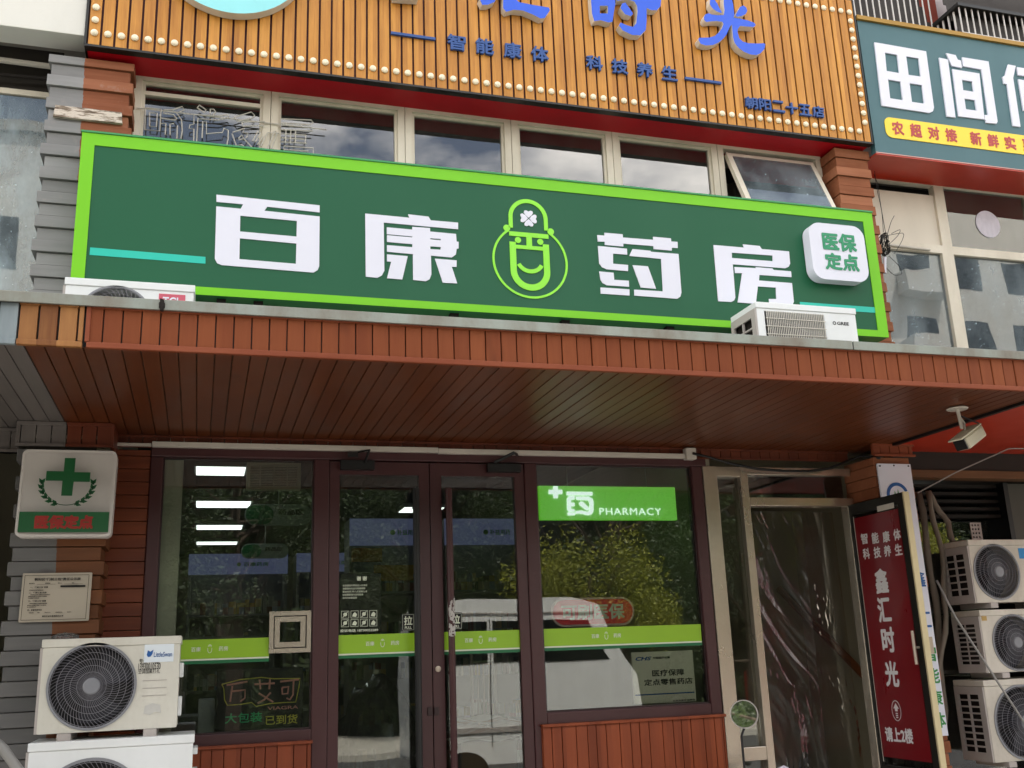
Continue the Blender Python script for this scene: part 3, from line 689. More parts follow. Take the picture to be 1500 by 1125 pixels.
FANG = [[(153,138),(600,176),(582,128),(828,152),(860,198),(1258,232),(1275,410),(1255,455),(1205,478),(435,420),(472,910),(455,950),(415,972),(222,962)],
        [(420,250),(1018,292),(1020,376),(422,328)],
        [(460,460),(785,478),(768,462),(1015,482),(1035,504),(1288,524),(1296,608),(824,576),(818,658),(1302,696),(1330,970),(1300,1035),(972,1008),(964,928),(1074,930),(1066,762),(802,744),(772,1000),(508,978),(572,550),(468,548)]]
for nm, lp, o, s in (('百', BAI, (300, 270), 8.333), ('康', KANG, (520, 300), 8.8235), ('药', YAO, (860, 325), 9.375), ('房', FANG, (1030, 345), 10)):
    shape(MB(), pxloops(lp, o, s, LY), LY, SY-.001).build('character', 'white', sg, bevel=.0006)['label'] = 'white character '+nm
for pts in ([(132, 362), (301, 376), (301, 386), (131, 373)], [(1172, 442), (1283, 450), (1284, 458), (1173, 451)]):
    shape(MB(), pxloops([pts], (0, 0), 1, LY), LY+.003, SY-.001).build('stripe', 'teal', sg)
em = MB()                                                   # capsule emblem with the clover
def PX(x, y): q = at(690+x/5.924, 270+y/5.921, LY); return q.x, q.z
c = PX(500, 270); l_ = PX(345, 375)[0]; r_ = PX(654, 400)[0]; cx = (l_+r_)/2; R = (r_-l_)/2+.012; zt = PX(500, 130)[1]; zc = zt-R
shape(em, [arcband(cx, zc, R, R, .026, 0, 180, 30)[:31]+[(cx-R, PX(345, 375)[1]), (cx-R+.026, PX(345, 375)[1])]+arcband(cx, zc, R, R, .026, 0, 180, 30)[31:]+[(cx+R-.026, PX(654, 400)[1]), (cx+R, PX(654, 400)[1])]], LY, SY-.001)
zA, zB = PX(500, 420)[1], PX(500, 458)[1]; zE = PX(345, 480)[1]-.012; zF, zG = PX(510, 533)[1], PX(510, 565)[1]; zK = PX(535, 922)[1]
w = .040; zc2 = zK+R
shape(em, [[(cx-R, zA), (cx+R, zA), (cx+R, zB), (cx+.018, zB), (cx+.018, zF), (cx+R-w, zF), (cx+R-w, zE), (cx+R, zE)]+[(cx+R*cos(radians(-k*6)), zc2+R*sin(radians(-k*6))) for k in range(31)]+[(cx-R, zE), (cx-R+w, zE), (cx-R+w, zF), (cx-.018, zF), (cx-.018, zB), (cx-R, zB)],
    [(cx-R+w, zG), (cx+R-w, zG)]+[(cx+(R-w)*cos(radians(-k*6)), zc2+(R-w)*sin(radians(-k*6))) for k in range(31)]], LY, SY-.001)
zs, zl = PX(515, 705)[1], PX(515, 772)[1]; ha = R-w-.002; sag = zs-zl; rad = (ha*ha+sag*sag)/(2*sag); an = math.degrees(math.asin(min(1, ha/rad)))
shape(em, [arcband(cx, zl+rad, rad, rad, .026, 270-an, 270+an, 24)], LY-.0004, SY-.001)
for dx in (-.072, .072): shape(em, [circ(cx+dx, (zB+zF)/2+.004, .020, 16)], LY, SY-.001)
bx = [PX(310, 378), PX(692, 410)]
for p in bx: shape(em, [circ(p[0], p[1], .022, 16)], LY, SY-.001)
q0, q1, qb = PX(185, 620), PX(840, 690), PX(530, 990); ccx = (q0[0]+q1[0])/2; RX = (q1[0]-q0[0])/2; ccz = qb[1]+RX
a0 = math.degrees(math.atan2(bx[0][1]-ccz, bx[0][0]-ccx)); a1 = math.degrees(math.atan2(bx[1][1]-ccz, bx[1][0]-ccx))+360
shape(em, [arcband(ccx, ccz, RX, RX, .014, a0, a1, 60)], LY+.0004, SY-.001)
em.build('emblem', 'emblem', sg)
cl = MB(); ctr = PX(500, 295)
for k in range(4):
    a = radians(90*k); pts = []
    for u, v in ((0, .004), (.020, .022), (.030, .038), (.026, .050), (.014, .053), (0, .046), (-.014, .053), (-.026, .050), (-.030, .038), (-.020, .022)):
        pts.append((ctr[0]+u*cos(a)-v*sin(a), ctr[1]+u*sin(a)+v*cos(a)))
    shape(cl, [pts], LY, SY-.001)
cl.build('clover', 'white', sg)
for x in (.02, .22, 1.35, 2.05, 2.75, 3.6): MB().box(x, x+.05, -.46, -.41, 2.99, 3.476).build('support_post', 'coil', sg)
bd = thing('square_badge', 'white rounded square lit badge reading 医保定点 at the right end of the green sign', 'sign badge', (4.0, -.56, 3.83))
BY = -.585
bl = [at(1187, 330, BY), at(1268, 328, BY), at(1269, 410, BY), at(1190, 411, BY)]
x0, x1, z0, z1 = (bl[0].x+bl[3].x)/2, (bl[1].x+bl[2].x)/2, (bl[3].z+bl[2].z)/2, (bl[0].z+bl[1].z)/2
shape(MB(), [rrect(x0, x1, z0, z1, .085, 8)], BY, SY-.007).build('box', 'white', bd, bevel=.006)
t = MB(); text(t, '医保', x0+.10, x1-.075, (z0+z1)/2+.012, z1-.070, BY-.001, .002, .035); text(t, '定点', x0+.10, x1-.075, z0+.075, (z0+z1)/2-.015, BY-.001, .002, .035)
t.build('lettering', 'badge_g', bd)

# ================================================================== ORANGE WOOD SIGNBOARD
OX0, OX1, OZ0, OZ1, OY = -.762, 4.565, 5.03, 6.225, -.36
og = thing('wooden_signboard', 'orange wood slat signboard edged with round bulbs and blue raised characters', 'shop sign', (1.9, -.3, 5.03))
mb = MB(); boards(mb, OX0, OX1, .0742, OX0, .013, lambda lo, hi, k, j: mb.box(lo, hi, OY, OY+.012, OZ0, OZ1), jit=.001)
mb.build('slats', 'orange', og, bevel=.0015)
mb = MB().box(OX0, OX1, OY+.0125, OY+.03, OZ0+.004, OZ1); mb.build('backing', paint('dark red backing', '3A0A0C', .6, .3, .1), og)
mb = MB().box(OX0-.012, OX1+.012, OY-.004, OY+.05, OZ0-.016, OZ0-.002).box(OX0-.016, OX0-.002, OY-.004, .0, OZ0, OZ1).box(OX1+.002, OX1+.014, OY-.004, .0, OZ0, OZ1)
mb.build('edge_trim', 'blackmetal', og)
MB().box(OX0, OX1, OY+.051, .055, OZ0-.014, OZ0-.002).build('soffit_sheet', 'redsoffit', og)
MB().box(OX0, OX1, OY, .0, OZ1+.002, OZ1+.02).build('top_sheet', 'slate', og)
bulb0 = None
def bulb(x, z):
    global bulb0
    if bulb0 is None:
        bulb0 = MB().lathe((0, 0, 0), [(.0205, 0), (.0215, .0045), (.0195, .010), (.0145, .0145), (.007, .017), (.001, .0174)], 'y', 20).build('bulb', 'bulb', og, smooth=True); o = bulb0
    else: o = bulb0.copy(); COL.objects.link(o)
    o.location = Vector((x, OY-.001, z))-og.location
n = 71
for k in range(n): bulb(OX0+.0742*(k+.5), OZ0+.075)
for k in range(1, 14): bulb(OX1-.037, OZ0+.075+.0775*k)
for k in range(1, 4): bulb(OX0+.037, OZ0+.075+.085*k)
for k in range(1, 11): bulb(OX1-.037-.0742*k, OZ0+.075+.0775*13)
GUANG = [[(600,-60),(660,-75),(710,-40),(740,60),(750,150),(757,215),(748,258),(850,275),(960,300),(1050,335),(1070,370),(1040,395),(940,388),(840,380),(806,428),(806,480),(830,560),(880,608),(960,632),(1100,637),(1190,633),(1212,650),(1196,720),(1140,780),(1080,806),(1000,800),(900,760),(820,702),(762,630),(737,550),(730,460),(720,360),(692,390),(672,440),(640,510),(590,570),(520,625),(440,660),(340,666),(262,640),(230,580),(240,553),(300,553),(390,550),(470,525),(530,475),(572,420),(598,352),(580,318),(500,308),(420,312),(345,322),(315,292),(310,255),(330,210),(380,193),(430,212),(500,222),(602,220),(612,150),(602,60)],
         [(400,0),(400,-40),(440,-50),(470,0),(505,50),(540,120),(578,182),(560,190),(500,168),(440,125),(398,65)], [(775,222),(800,170),(842,100),(890,80),(930,108),(947,160),(922,205),(862,235),(800,246)]]
SHI = [[(828,0),(822,-150),(860,-165),(980,-160),(1004,-150),(1006,30),(986,158),(960,165),(900,148),(852,155),(836,100)], [(893,42),(952,42),(952,98),(893,98)], [(890,-90),(950,-90),(952,-15),(892,-15)],
       [(1015,-50),(1100,-60),(1150,-60),(1150,-150),(1240,-150),(1240,-50),(1320,-45),(1342,0),(1338,45),(1310,74),(1270,74),(1236,58),(1236,150),(1230,220),(1190,258),(1130,256),(1060,222),(1033,186),(1045,165),(1090,185),(1138,197),(1160,170),(1170,85),(1165,40),(1145,10),(1090,-5),(1020,5)],
       [(1045,60),(1055,27),(1080,18),(1110,60),(1138,100),(1120,118),(1078,104)]]
HUI = [[(10,-10),(60,-90),(140,-150),(165,-120),(150,-40),(120,15),(72,35),(32,35)], [(185,-200),(520,-215),(530,-160),(262,-140),(262,-20),(300,15),(400,35),(520,55),(528,75),(490,130),(460,136),(400,105),(330,77),(262,71),(207,86),(185,60)], [(10,-200),(70,-230),(120,-200),(140,-165),(80,-160)]]
XIN = [[(1020,-30),(1050,-45),(1110,-40),(1140,-28),(1142,-4),(1020,-12)]]
OL = OY-.062
for nm, lp, o, s in (('光', GUANG, (1000, 0), 10), ('时', SHI, (700, 0), 5), ('汇', HUI, (700, 0), 5)):
    shape(MB(), pxloops(lp, o, s, OL), OL, OY-.004, 'blue', 'letter_side').build('character', 'blue', og, bevel=.004)['label'] = 'blue raised character '+nm
mb = MB(); shape(mb, pxloops(XIN, (270, 0), 3.333, OL), OL, OY-.004, 'blue', 'letter_side')
a = at(560, -40, OL); text(mb, '鑫', a.x-.22, a.x+.22, a.z-.10, a.z+.42, OL+.058, .058, .03, 'blue', 'letter_side'); mb.build('character', 'blue', og)
cc = at(341, -77, OY-.07); rr = at(410, -77, OY-.07).x-cc.x
rr = cc.z-at(341, 19, OY-.07).z
shape(MB(), [circ(cc.x, cc.z, rr, 64)], OY-.07, OY-.004, 'tq', 'letter_side').build('roundel', 'tq', og, bevel=.004)
shape(MB(), [circ(cc.x, cc.z, rr-.19, 64), circ(cc.x, cc.z, rr-.215, 64)], OY-.0735, OY-.0705).build('roundel_ring', 'navy', og)
def otext(s, xa, ya, xb, yb, h, name='lettering'):
    p, q = at(xa, ya, OY-.02), at(xb, yb, OY-.02); z = (p.z+q.z)/2; n_ = len(s); pitch = (q.x-p.x)/(n_-1) if n_ > 1 else 0
    for i, ch in enumerate(s):
        if ch != ' ': x = p.x+pitch*i; text(MB(), ch, x-h*.54, x+h*.54, z-h/2, z+h/2, OY-.004, .018, .022).build('slogan_character', 'navy', og)
otext('智能康体', 669, 61, 791, 80, .108); otext('科技养生', 871, 91, 981, 108, .104); otext('朝阳二十五店', 1101, 151, 1199, 163, .085)
for a, c in (((573, 48), (638, 56)), ((1004, 114), (1057, 121))):
    p, q = at(*a, OY-.02), at(*c, OY-.02); z = (p.z+q.z)/2; MB().box(p.x, q.x, OY-.02, OY-.003, z-.009, z+.009).build('dash', 'navy', og)

# ================================================================== SLATE GREEN SHOP SIGN (right)
tg = thing('shop_sign', 'slate green shop sign with white 田间 characters and a yellow slogan strip', 'shop sign', (6, -.3, 4.96))
TX0, TX1, TZ0, TZ1, TY = 4.60, 9.2, 4.955, 6.065, -.35
MB().box(TX0, TX1, TY, -.30, TZ0, TZ1).build('panel', 'slate', tg)
MB().box(TX0-.01, TX1, TY-.02, -.30, TZ1+.001, TZ1+.035).build('top_trim', paint('gold trim', '9A7426', .4, .5, .1, .3), tg)
MB().box(TX0, TX1, -.298, .05, TZ0-.012, TZ0).box(TX0, TX1, -.35, -.299, TZ0-.012, TZ0-.001).build('soffit_sheet', 'redceil', tg)
MB().box(TX0, TX1, TY-.004, TY-.001, TZ0, TZ0+.006).build('edge_line', paint('pinkish trim', 'D8A8A0', .5, .4, .05), tg)
TIAN = [[(95,102),(750,217),(850,930),(838,975),(795,998),(190,905)], [(228,232),(385,262),(412,494),(250,466)], [(498,280),(655,304),(684,538),(528,516)], [(268,574),(426,600),(456,838),(294,812)], [(540,620),(698,645),(727,882),(570,858)]]
JIAN = [[(47,115),(150,138),(240,820),(138,806)], [(130,62),(240,85),(265,138),(302,150),(316,236),(198,212)], [(318,110),(628,160),(735,870),(722,892),(598,880),(595,850),(585,845),(582,790),(622,790),(545,255),(330,215)],
        [(202,250),(520,302),(580,842),(275,805)], [(314,375),(435,396),(454,518),(330,498)], [(344,596),(468,616),(488,740),(362,722)]]
HE = [[(858,195),(948,213),(918,355),(1005,930),(916,918),(845,428),(808,420),(795,340),(822,325)], [(960,226),(1300,280),(1315,370),(975,320)], [(978,370),(1120,392),(1160,700),(1040,740)]]
for nm, lp, o, s in (('田', TIAN, (1270, 50), 8.654), ('间', JIAN, (1370, 70), 8.036), ('何', HE, (1370, 70), 8.036)):
    shape(MB(), pxloops(lp, o, s, TY-.012), TY-.012, TY-.001).build('character', 'white', tg)['label'] = 'white character '+('partly out of view' if nm == '何' else nm)
a = at(1297, 188, TY-.004); z0, z1 = at(1310, 202, TY-.004).z, at(1310, 173, TY-.004).z
shape(MB(), [rrect(a.x, 9.0, z0, z1, .05, 6)], TY-.006, TY-.001).build('slogan_strip', 'yellow', tg)
zc = (z0+z1)/2
for ch, px in zip('农超对接新鲜实惠', (1316, 1342.5, 1368.5, 1394, 1430, 1455, 1480, 1506)):
    x = at(px, 195+(px-1316)*.10, TY-.006).x; text(MB(), ch, x-.048, x+.048, zc-.052, zc+.052, TY-.007, .0015, .03).build('slogan_character', 'red_txt', tg)

# ================================================================== AIR CONDITIONERS
def ac(name, label, x0, x1, yf, yb, z0, z1, casing, fan_c, fan_r, side_cols=2, side_rows=6, rect_grille=None, group='outdoor air conditioner units', side_dark=False, nw=64, spiral=.55):
    t = thing(name, label, 'air conditioner', ((x0+x1)/2, (yf+yb)/2, z0), group)
    zb, zt = z0+.035, z1; th = .012
    mb = MB().box(x0, x1, yb-th, yb, zb, zt).box(x1-th, x1, yf+.004, yb-th-.001, zb, zt).box(x0+.012, x1-th-.001, yf+.004, yb-th-.001, zb, zb+th)
    mb.box(x0-.006, x1+.006, yf-.006, yb+.004, zt-.035, zt+.004)
    mb.build('casing', casing, t, bevel=.004)
    fx, fz = fan_c
    hole = rect_grille and rect(*rect_grille) or circ(fx, fz, fan_r, 64)
    fp = MB(); shape(fp, [rrect(x0, x1, zb, zt-.036, .006, 3), hole], yf, yf+.014); fp.build('front_panel', casing, t, bevel=.002)
    # left side louvre
    sf = frame((x0, 0, 0), (0, -1, 0), (0, 0, 1), (-1, 0, 0)); a, c = -(yb-.03), -(yf+.045)
    holes = []; gw = (c-a)/side_cols; gh = (zt-zb-.13)/side_rows
    for i in range(side_cols):
        for j in range(side_rows): holes.append(rect(a+i*gw+.006, a+(i+1)*gw-.006, zb+.05+j*gh+.005, zb+.05+(j+1)*gh-.005))
    shape(MB(), [rect(-(yb-.003), -(yf+.003), zb, zt-.036)]+holes, -.012, 0, fr=sf).build('side_grille', 'acside', t, bevel=.0015)
    MB().box(x0+.016, x0+.03, yf+.03, yb-.02, zb+.03, zt-.05).build('coil', 'coil', t)
    # fan and its cavity
    MB().lathe((fx, yf+.13, fz), [(fan_r*1.05, 0), (fan_r*1.05, .002)], 'y', 40).build('cavity', 'black', t)
    fb = MB()
    for k in range(3):
        vs = []; 
        for i in range(9):
            a_ = 2*pi*k/3+i*.16
            for r in (fan_r*.24, fan_r*.55, fan_r*.9): vs.append((fx+r*cos(a_+r*.8), yf+.06+.035*i/8, fz+r*sin(a_+r*.8)))
        fb.add(vs, [(i*3+j, i*3+j+1, i*3+j+4, i*3+j+3) for i in range(8) for j in range(2)])
    fb.lathe((fx, yf+.09, fz), [(fan_r*.22, 0), (fan_r*.22, .05), (.005, .055)], 'y', 24); fb.build('fan', 'fan', t)
    g = MB()
    if rect_grille:
        a, b_, c, d = rect_grille; n1 = 34
        for k in range(1, n1): x = a+(b_-a)*k/n1; g.tube([(x, yf-.002, c), (x, yf-.008, c+.01), (x, yf-.008, d-.01), (x, yf-.002, d)], .0026, 5)
        for k in range(1, 8): z = c+(d-c)*k/8; g.tube([(a, yf-.011, z), (b_, yf-.011, z)], .0024, 5)
        g.build('fan_grille', paint('pale wire', 'CFC9BE', .5, .4, .15), t)
    else:
        dome = lambda r: yf-.004-.020*(1-(r/fan_r)**2)
        for k in range(5):
            r = fan_r*(.34+.155*k); g.tube([(fx+r*cos(2*pi*i/48), dome(r), fz+r*sin(2*pi*i/48)) for i in range(48)], .0013, 5, closed=True)
        for k in range(nw):
            a_ = 2*pi*k/nw; P = []
            for i in range(7):
                r = fan_r*(.19+.80*i/6); th_ = a_+spiral*(i/6)**1.2; P.append((fx+r*cos(th_), dome(r)+.001, fz+r*sin(th_)))
            g.tube(P, .0011, 4)
        g.build('fan_grille', 'grille', t)
        rg = MB(); shape(rg, [circ(fx, fz, fan_r*1.045, 64), circ(fx, fz, fan_r*.985, 64)], yf-.006, yf-.0005); rg.build('grille_ring', 'hub', t, bevel=.002)
        MB().lathe((fx, dome(0)+.006, fz), [(fan_r*.20, 0), (fan_r*.20, .008), (fan_r*.17, .012), (.001, .013)], 'y', 32).build('grille_hub', 'hub', t)
    for x in (x0+.12, x1-.12): MB().box(x-.03, x+.03, yf-.018, yb+.01, z0, zb-.001).build('foot', 'acside', t, bevel=.003)
    return t
G1 = 'air conditioner units stacked by the grey pillar'; G2 = 'air conditioner units stacked at the right edge'; G3 = 'air conditioner units on the canopy roof'
# lower left stack
a1 = ac('air_conditioner', 'ivory air conditioner with a pale blue logo sticker, on top of the left stack', -.705, -.086, -.60, -.33, 1.195, 1.655, 'acw', (-.478, 1.437), .192, group=G1)
q0, q1 = at(212, 944, -.602), at(254, 969, -.602)
MB().box(q0.x, q1.x, -.6035, -.6005, q1.z, q0.z).build('sticker', paint('pale sticker', 'DCE4EA', .4, .4, .03), a1)
t = MB(); text(t, 'LittleSwan', q0.x+.045, q1.x-.008, (q0.z+q1.z)/2-.018, (q0.z+q1.z)/2+.004, -.6045, .0005, .01, 'ink_b'); shape(t, [[(q0.x+.012, q0.z-.05), (q0.x+.016, q0.z-.028), (q0.x+.028, q0.z-.035), (q0.x+.042, q0.z-.026), (q0.x+.038, q0.z-.045), (q0.x+.030, q0.z-.058), (q0.x+.018, q0.z-.06)]], -.605, -.6045, 'ink_b', 'ink_b')
t.build('lettering', 'ink_b', a1)
t = MB()
for s, xa, xb, ya, yb in (('专修下水道', 204, 234, 964, 972), ('13930010530', 203, 235, 971, 980), ('空调加氟打孔', 203, 234, 979, 986)):
    a, c = at(xa, ya, -.602), at(xb, yb, -.602); text(t, s, a.x, c.x, c.z, a.z-.003, -.602, .0006, 0)
t.build('stencil', 'ink', a1)
t = MB()
for z in (.05, .015, -.02): t.box(-.25, -.14, -.603, -.6002, 1.52+z-.12, 1.523+z-.12)
t.build('louvre_slot', 'acside', a1)
shape(MB(), [[(-.235, 1.335), (-.20, 1.345), (-.165, 1.338), (-.16, 1.30), (-.19, 1.305), (-.21, 1.292), (-.24, 1.30)]], -.6025, -.6002).build('sticker_residue', paint('torn sticker paper', 'C8C6C0', .8, .2, .2), a1)
MB().box(-.086, -.068, -.56, -.42, 1.28, 1.37).build('valve_cover', 'acw2', a1, bevel=.004); MB().box(-.086, -.066, -.56, -.42, 1.46, 1.53).build('valve_cover', 'acw2', a1, bevel=.004)
a2 = ac('air_conditioner', 'white air conditioner under the ivory one in the left stack', -.725, -.006, -.64, -.32, .60, 1.192, 'acw2', (-.45, .872), .235, group=G1)
MB().box(-.006, .018, -.55, -.42, .98, 1.03).build('valve_cover', 'acw2', a2, bevel=.004); MB().box(-.006, .016, -.58, -.40, 1.10, 1.13).build('valve_cover', 'acw2', a2, bevel=.004)
# canopy roof units
a3 = ac('air_conditioner', 'white air conditioner with a red logo at the left end of the canopy roof', -.70, -.095, -.86, -.58, 2.998, 3.392, 'acw2', (-.462, 3.19), .170, group=G3, nw=40)
t = MB(); p, q = at(233, 430, -.862), at(271, 446, -.862); t.box(p.x, q.x, -.8635, -.8602, p.z-.07, p.z).build('logo_plate', paint('rose logo plate', 'C7586A', .4, .4, .03), a3)
t = MB(); text(t, 'TCL', p.x+.02, q.x-.02, p.z-.062, p.z-.018, -.8637, .0008, .02); t.build('lettering', 'white', a3)
MB().box(-.095, -.06, -.80, -.64, 3.02, 3.30).build('valve_cover', 'acw2', a3, bevel=.01)
a4 = ac('air_conditioner', 'white air conditioner with a rectangular wire grille at the right end of the canopy roof', 3.135, 3.825, -.90, -.60, 2.998, 3.505, 'acw2', (3.42, 3.23), .19, 2, 5, (3.185, 3.60, 3.06, 3.455), group=G3)
t = MB(); text(t, 'GREE', 3.688, 3.770, 3.395, 3.415, -.9005, .0006, .02); shape(t, [circ(3.668, 3.405, .012, 14), circ(3.668, 3.405, .007, 12)], -.9012, -.9005); t.build('lettering', 'ink', a4)
# right stack
a5 = ac('air_conditioner', 'cream air conditioner with a blue sticker, top of the right stack', 4.90, 5.60, -.335, -.07, 1.69, 2.135, 'acb', (5.095, 1.925), .178, 2, 6, group=G2, spiral=.3)
MB().box(5.30, 5.38, -.3375, -.3352, 2.01, 2.08).build('sticker', paint('blue sticker', '2A86C4', .4, .4, .03), a5)
a6 = ac('air_conditioner', 'cream air conditioner with a yellowed label, middle of the right stack', 4.905, 5.62, -.335, -.07, 1.245, 1.675, 'acb', (5.155, 1.465), .175, 2, 9, group=G2, spiral=.3)
MB().box(4.896, 4.9025, -.285, -.195, 1.32, 1.60).build('side_panel', 'coil', a6)
MB().box(4.915, 4.955, -.337, -.3352, 1.61, 1.65).build('label', paint('yellowed paper label', 'B89A62', .7, .2, .1), a6)
a7 = ac('air_conditioner', 'large cream air conditioner at the bottom of the right stack', 4.86, 5.60, -.325, -.05, .70, 1.232, 'acb', (5.135, .965), .225, 2, 9, group=G2, spiral=.3)

# ================================================================== WALL SIGNS AND FITTINGS
cs = thing('cross_sign', 'square white wall sign with a green cross, laurel and red characters on a green band', 'wall sign', (-.68, -.33, 2.18))
CY = -.375
fr = frame((-.679, CY, 2.395), (cos(.0), 0, .0), (.012, 0, 1), (0, -1, 0))
W2, H2 = .226, .224
shape(MB(), [rrect(-W2, W2, -H2, H2, .028, 6)], -.012, .05, fr=frame((-.679, CY+.05, 2.395), (1, 0, 0), (.012, 0, 1))).build('box', 'sign_w', cs, bevel=.004)
shape(MB(), [rrect(-W2, W2, -H2, H2, .028, 6), rrect(-W2+.012, W2-.012, -H2+.012, H2-.012, .02, 6)], -.012, 0, fr=fr).build('rim', 'sign_w', cs, bevel=.003)
g = MB(); Y2 = -.003
shape(g, [[(-.212, -.202), (.212, -.202), (.212, -.098), (-.212, -.098)]], -.002, 0, fr=dict(fr, o=fr['o']+Vector((0, -.0135, 0))))
fr2 = dict(fr, o=fr['o']+Vector((0, -.0135, 0)))
shape(g, [[(-.026, -.015), (.026, -.015), (.028, .058), (.105, .058), (.105, .108), (.028, .108), (.028, .182), (-.024, .182), (-.024, .112), (-.105, .112), (-.105, .062), (-.026, .062)]], -.002, 0, fr=fr2)
for sg_ in (-1, 1):
    shape(g, [[(sg_*(.122*cos(radians(-96+k*9))*1.0), .040+.105*sin(radians(-96+k*9))) for k in range(11)]+[(sg_*(.122*cos(radians(-96+k*9))*.965), .040+.105*sin(radians(-96+k*9))*.965) for k in range(10, -1, -1)]], -.002, 0, fr=fr2)
    for k in range(6):
        a = radians(-72+k*14.5)
        for off_, rot in ((.010, .55), (-.010, -.55)):
            d = a+pi/2+rot; L_ = .040; px_, pz_ = cos(d), sin(d); nx_, nz_ = -pz_, px_
            r0 = 1+off_/.2; bx_, bz_ = .122*cos(a)*r0, .105*sin(a)*r0
            pts = [(bx_, bz_), (bx_+px_*L_*.5+nx_*.009, bz_+pz_*L_*.5+nz_*.009), (bx_+px_*L_, bz_+pz_*L_), (bx_+px_*L_*.5-nx_*.009, bz_+pz_*L_*.5-nz_*.009)]
            shape(g, [[(sg_*x, .040+z) for x, z in pts]], -.002-.0004*k, 0, fr=fr2)
g.build('printing', 'green_sign', cs)
t = MB(); text(t, '医保定点', -.135, .135, -.182, -.118, -.0022, .0006, .05, fr=fr2); t.build('lettering', 'sign_red', cs)
pq = thing('notice_plaque', 'beige metal notice plaque with small black print on the grey and brown pillar', 'plaque', (-.70, -.31, 1.755))
fq = frame((-.702, -.315, 1.875), (1, 0, 0), (.010, 0, 1))
shape(MB(), [rrect(-.163, .163, -.121, .121, .004, 2)], 0, .006, fr=frame((-.702, -.312, 1.875), (1, 0, 0), (.010, 0, 1))).build('plate', 'plaque', pq)
fq = dict(fq, o=fq['o']+Vector((0, -.0065, 0)))
t = MB(); shape(t, [rect(-.152, .150, -.112, .110), rect(-.150, .148, -.110, .108)], -.0006, 0, fr=fq)
text(t, '朝阳区“门前三包”责任公示牌', -.105, .110, .082, .096, .0, .0006, .02, fr=fq)
def pt(s, x, z, h=.0062, w=None): text(t, s, x, x+(w or len(s)*h*1.02), z, z+h, 0, .0005, .02, fr=fq)
pt('责任单位', -.128, .066, .006); pt('百康药房', -.055, .066, .006); pt('责任人', .005, .066, .006); pt('店长', .070, .066, .006)
shape(t, [rect(-.092, -.006, .0635, .0645)], -.0005, 0, fr=fq); shape(t, [rect(.035, .122, .0635, .0645)], -.0005, 0, fr=fq)
pt('一、“门前三包”范围', -.122, .046, .008); pt('东至墙角西至台阶南至路边石', -.126, .033, .005)
pt('二、“门前三包”内容', -.126, .019, .008); pt('包环境卫生保持门前整洁无垃圾无积水无', -.118, .010, .005); pt('污物包绿化美化包公共秩序不乱停乱放', -.128, .002, .005); pt('不占道经营不乱贴乱挂', -.128, -.006, .005)
pt('三、“门前三包”监督', -.125, -.022, .008); pt('接受社会监督发现问题及时整改到位', -.118, -.033, .005); pt('如有违反将依照有关规定予以处理并且', -.128, -.042, .005); pt('纳入信用记录公示', -.128, -.050, .005)
pt('四、监督举报电话', -.125, -.066, .008); pt('街道办事处', -.118, -.078, .0045); pt('城管', -.078, -.078, .0045); pt('环境卫生中心', -.045, -.078, .0045); pt('市容管理委员会', .005, -.078, .0045); pt('综合执法', .06, -.078, .0045)
pt('朝阳区城市管理委员会 制', -.055, -.098, .008)
shape(t, [rect(.018, .136, .048, .0575)], -.0007, -.0002, 'plaque2', 'plaque2', fr=fq)
t.mat = ['ink', 'plaque2'] if t.mat else t.mat
t.build('print', 'ink', pq)
# conduit, junction box, cable
cdt = thing('cable_conduit', 'cream cable trunking running above the shop windows to a junction box', 'conduit', (1.3, -.05, 2.70))
MB().box(-.295, 1.35, -.075, -.036, 2.712, 2.742).box(1.352, 3.0, -.073, -.036, 2.708, 2.738).box(-.52, -.298, -.066, -.036, 2.716, 2.732).build('trunking', 'plastic_w', cdt, bevel=.003)
MB().box(3.003, 3.075, -.090, -.036, 2.700, 2.775).build('junction_box', 'plastic_w', cdt, bevel=.004)
P = [at(x, y, -.10) for x, y in ((1015, 664), (1040, 670), (1070, 679), (1110, 687), (1150, 690), (1185, 690), (1215, 686), (1240, 676), (1262, 668))]
P.append(Vector((4.32, -.30, 2.69)))
tag(MB().tube(P, .009, 8).build('cable', 'black', None, smooth=True), 'black cable sagging from the cream junction box to the right pillar', 'cable')
# security camera
cc = thing('security_camera', 'beige box security camera hanging from the canopy soffit at right', 'camera', (4.12, -1.31, 2.785))
top = Vector((4.122, -1.311, 2.784))
MB().lathe(top-Vector((0, 0, .012)), [(.055, 0), (.06, .006), (.05, .012)], 'z', 20).tube([top, top-Vector((-.012, 0, .125))], .010, 8).tube([top-Vector((-.012, 0, .06)), top-Vector((-.035, 0, .09)), top-Vector((-.028, 0, .15))], .006, 6).build('bracket', 'plastic_w', cc)
d = Vector((-.80, -.18, -.44)).normalized(); up = Vector((0, 0, 1)); sd_ = d.cross(up).normalized(); up = sd_.cross(d)
c0 = top+Vector((.03, -.02, -.185))
def cb(u0, u1, s0, s1, v0, v1): return [c0+d*u+sd_*s+up*v for v in (v0, v1) for s in (s0, s1) for u in (u0, u1)]
F6 = [(0, 2, 3, 1), (4, 5, 7, 6), (0, 1, 5, 4), (2, 6, 7, 3), (1, 3, 7, 5), (0, 4, 6, 2)]
MB().add(cb(-.11, .085, -.042, .042, -.038, .034), F6).build('housing', paint('beige camera housing', 'BDB59C', .45, .5, .15), cc, bevel=.012)
MB().add(cb(-.10, .12, -.047, .047, .036, .046), F6).build('sunshade', paint('beige sunshade', 'C8C0A8', .45, .5, .15), cc, bevel=.004)
MB().add(cb(.086, .094, -.036, .036, -.03, .03), F6).build('lens_window', 'black', cc)
MB().tube([c0-d*.10, c0-d*.15+up*.03, top-Vector((-.02, 0, .05))], .005, 6).build('cable', 'black', cc)
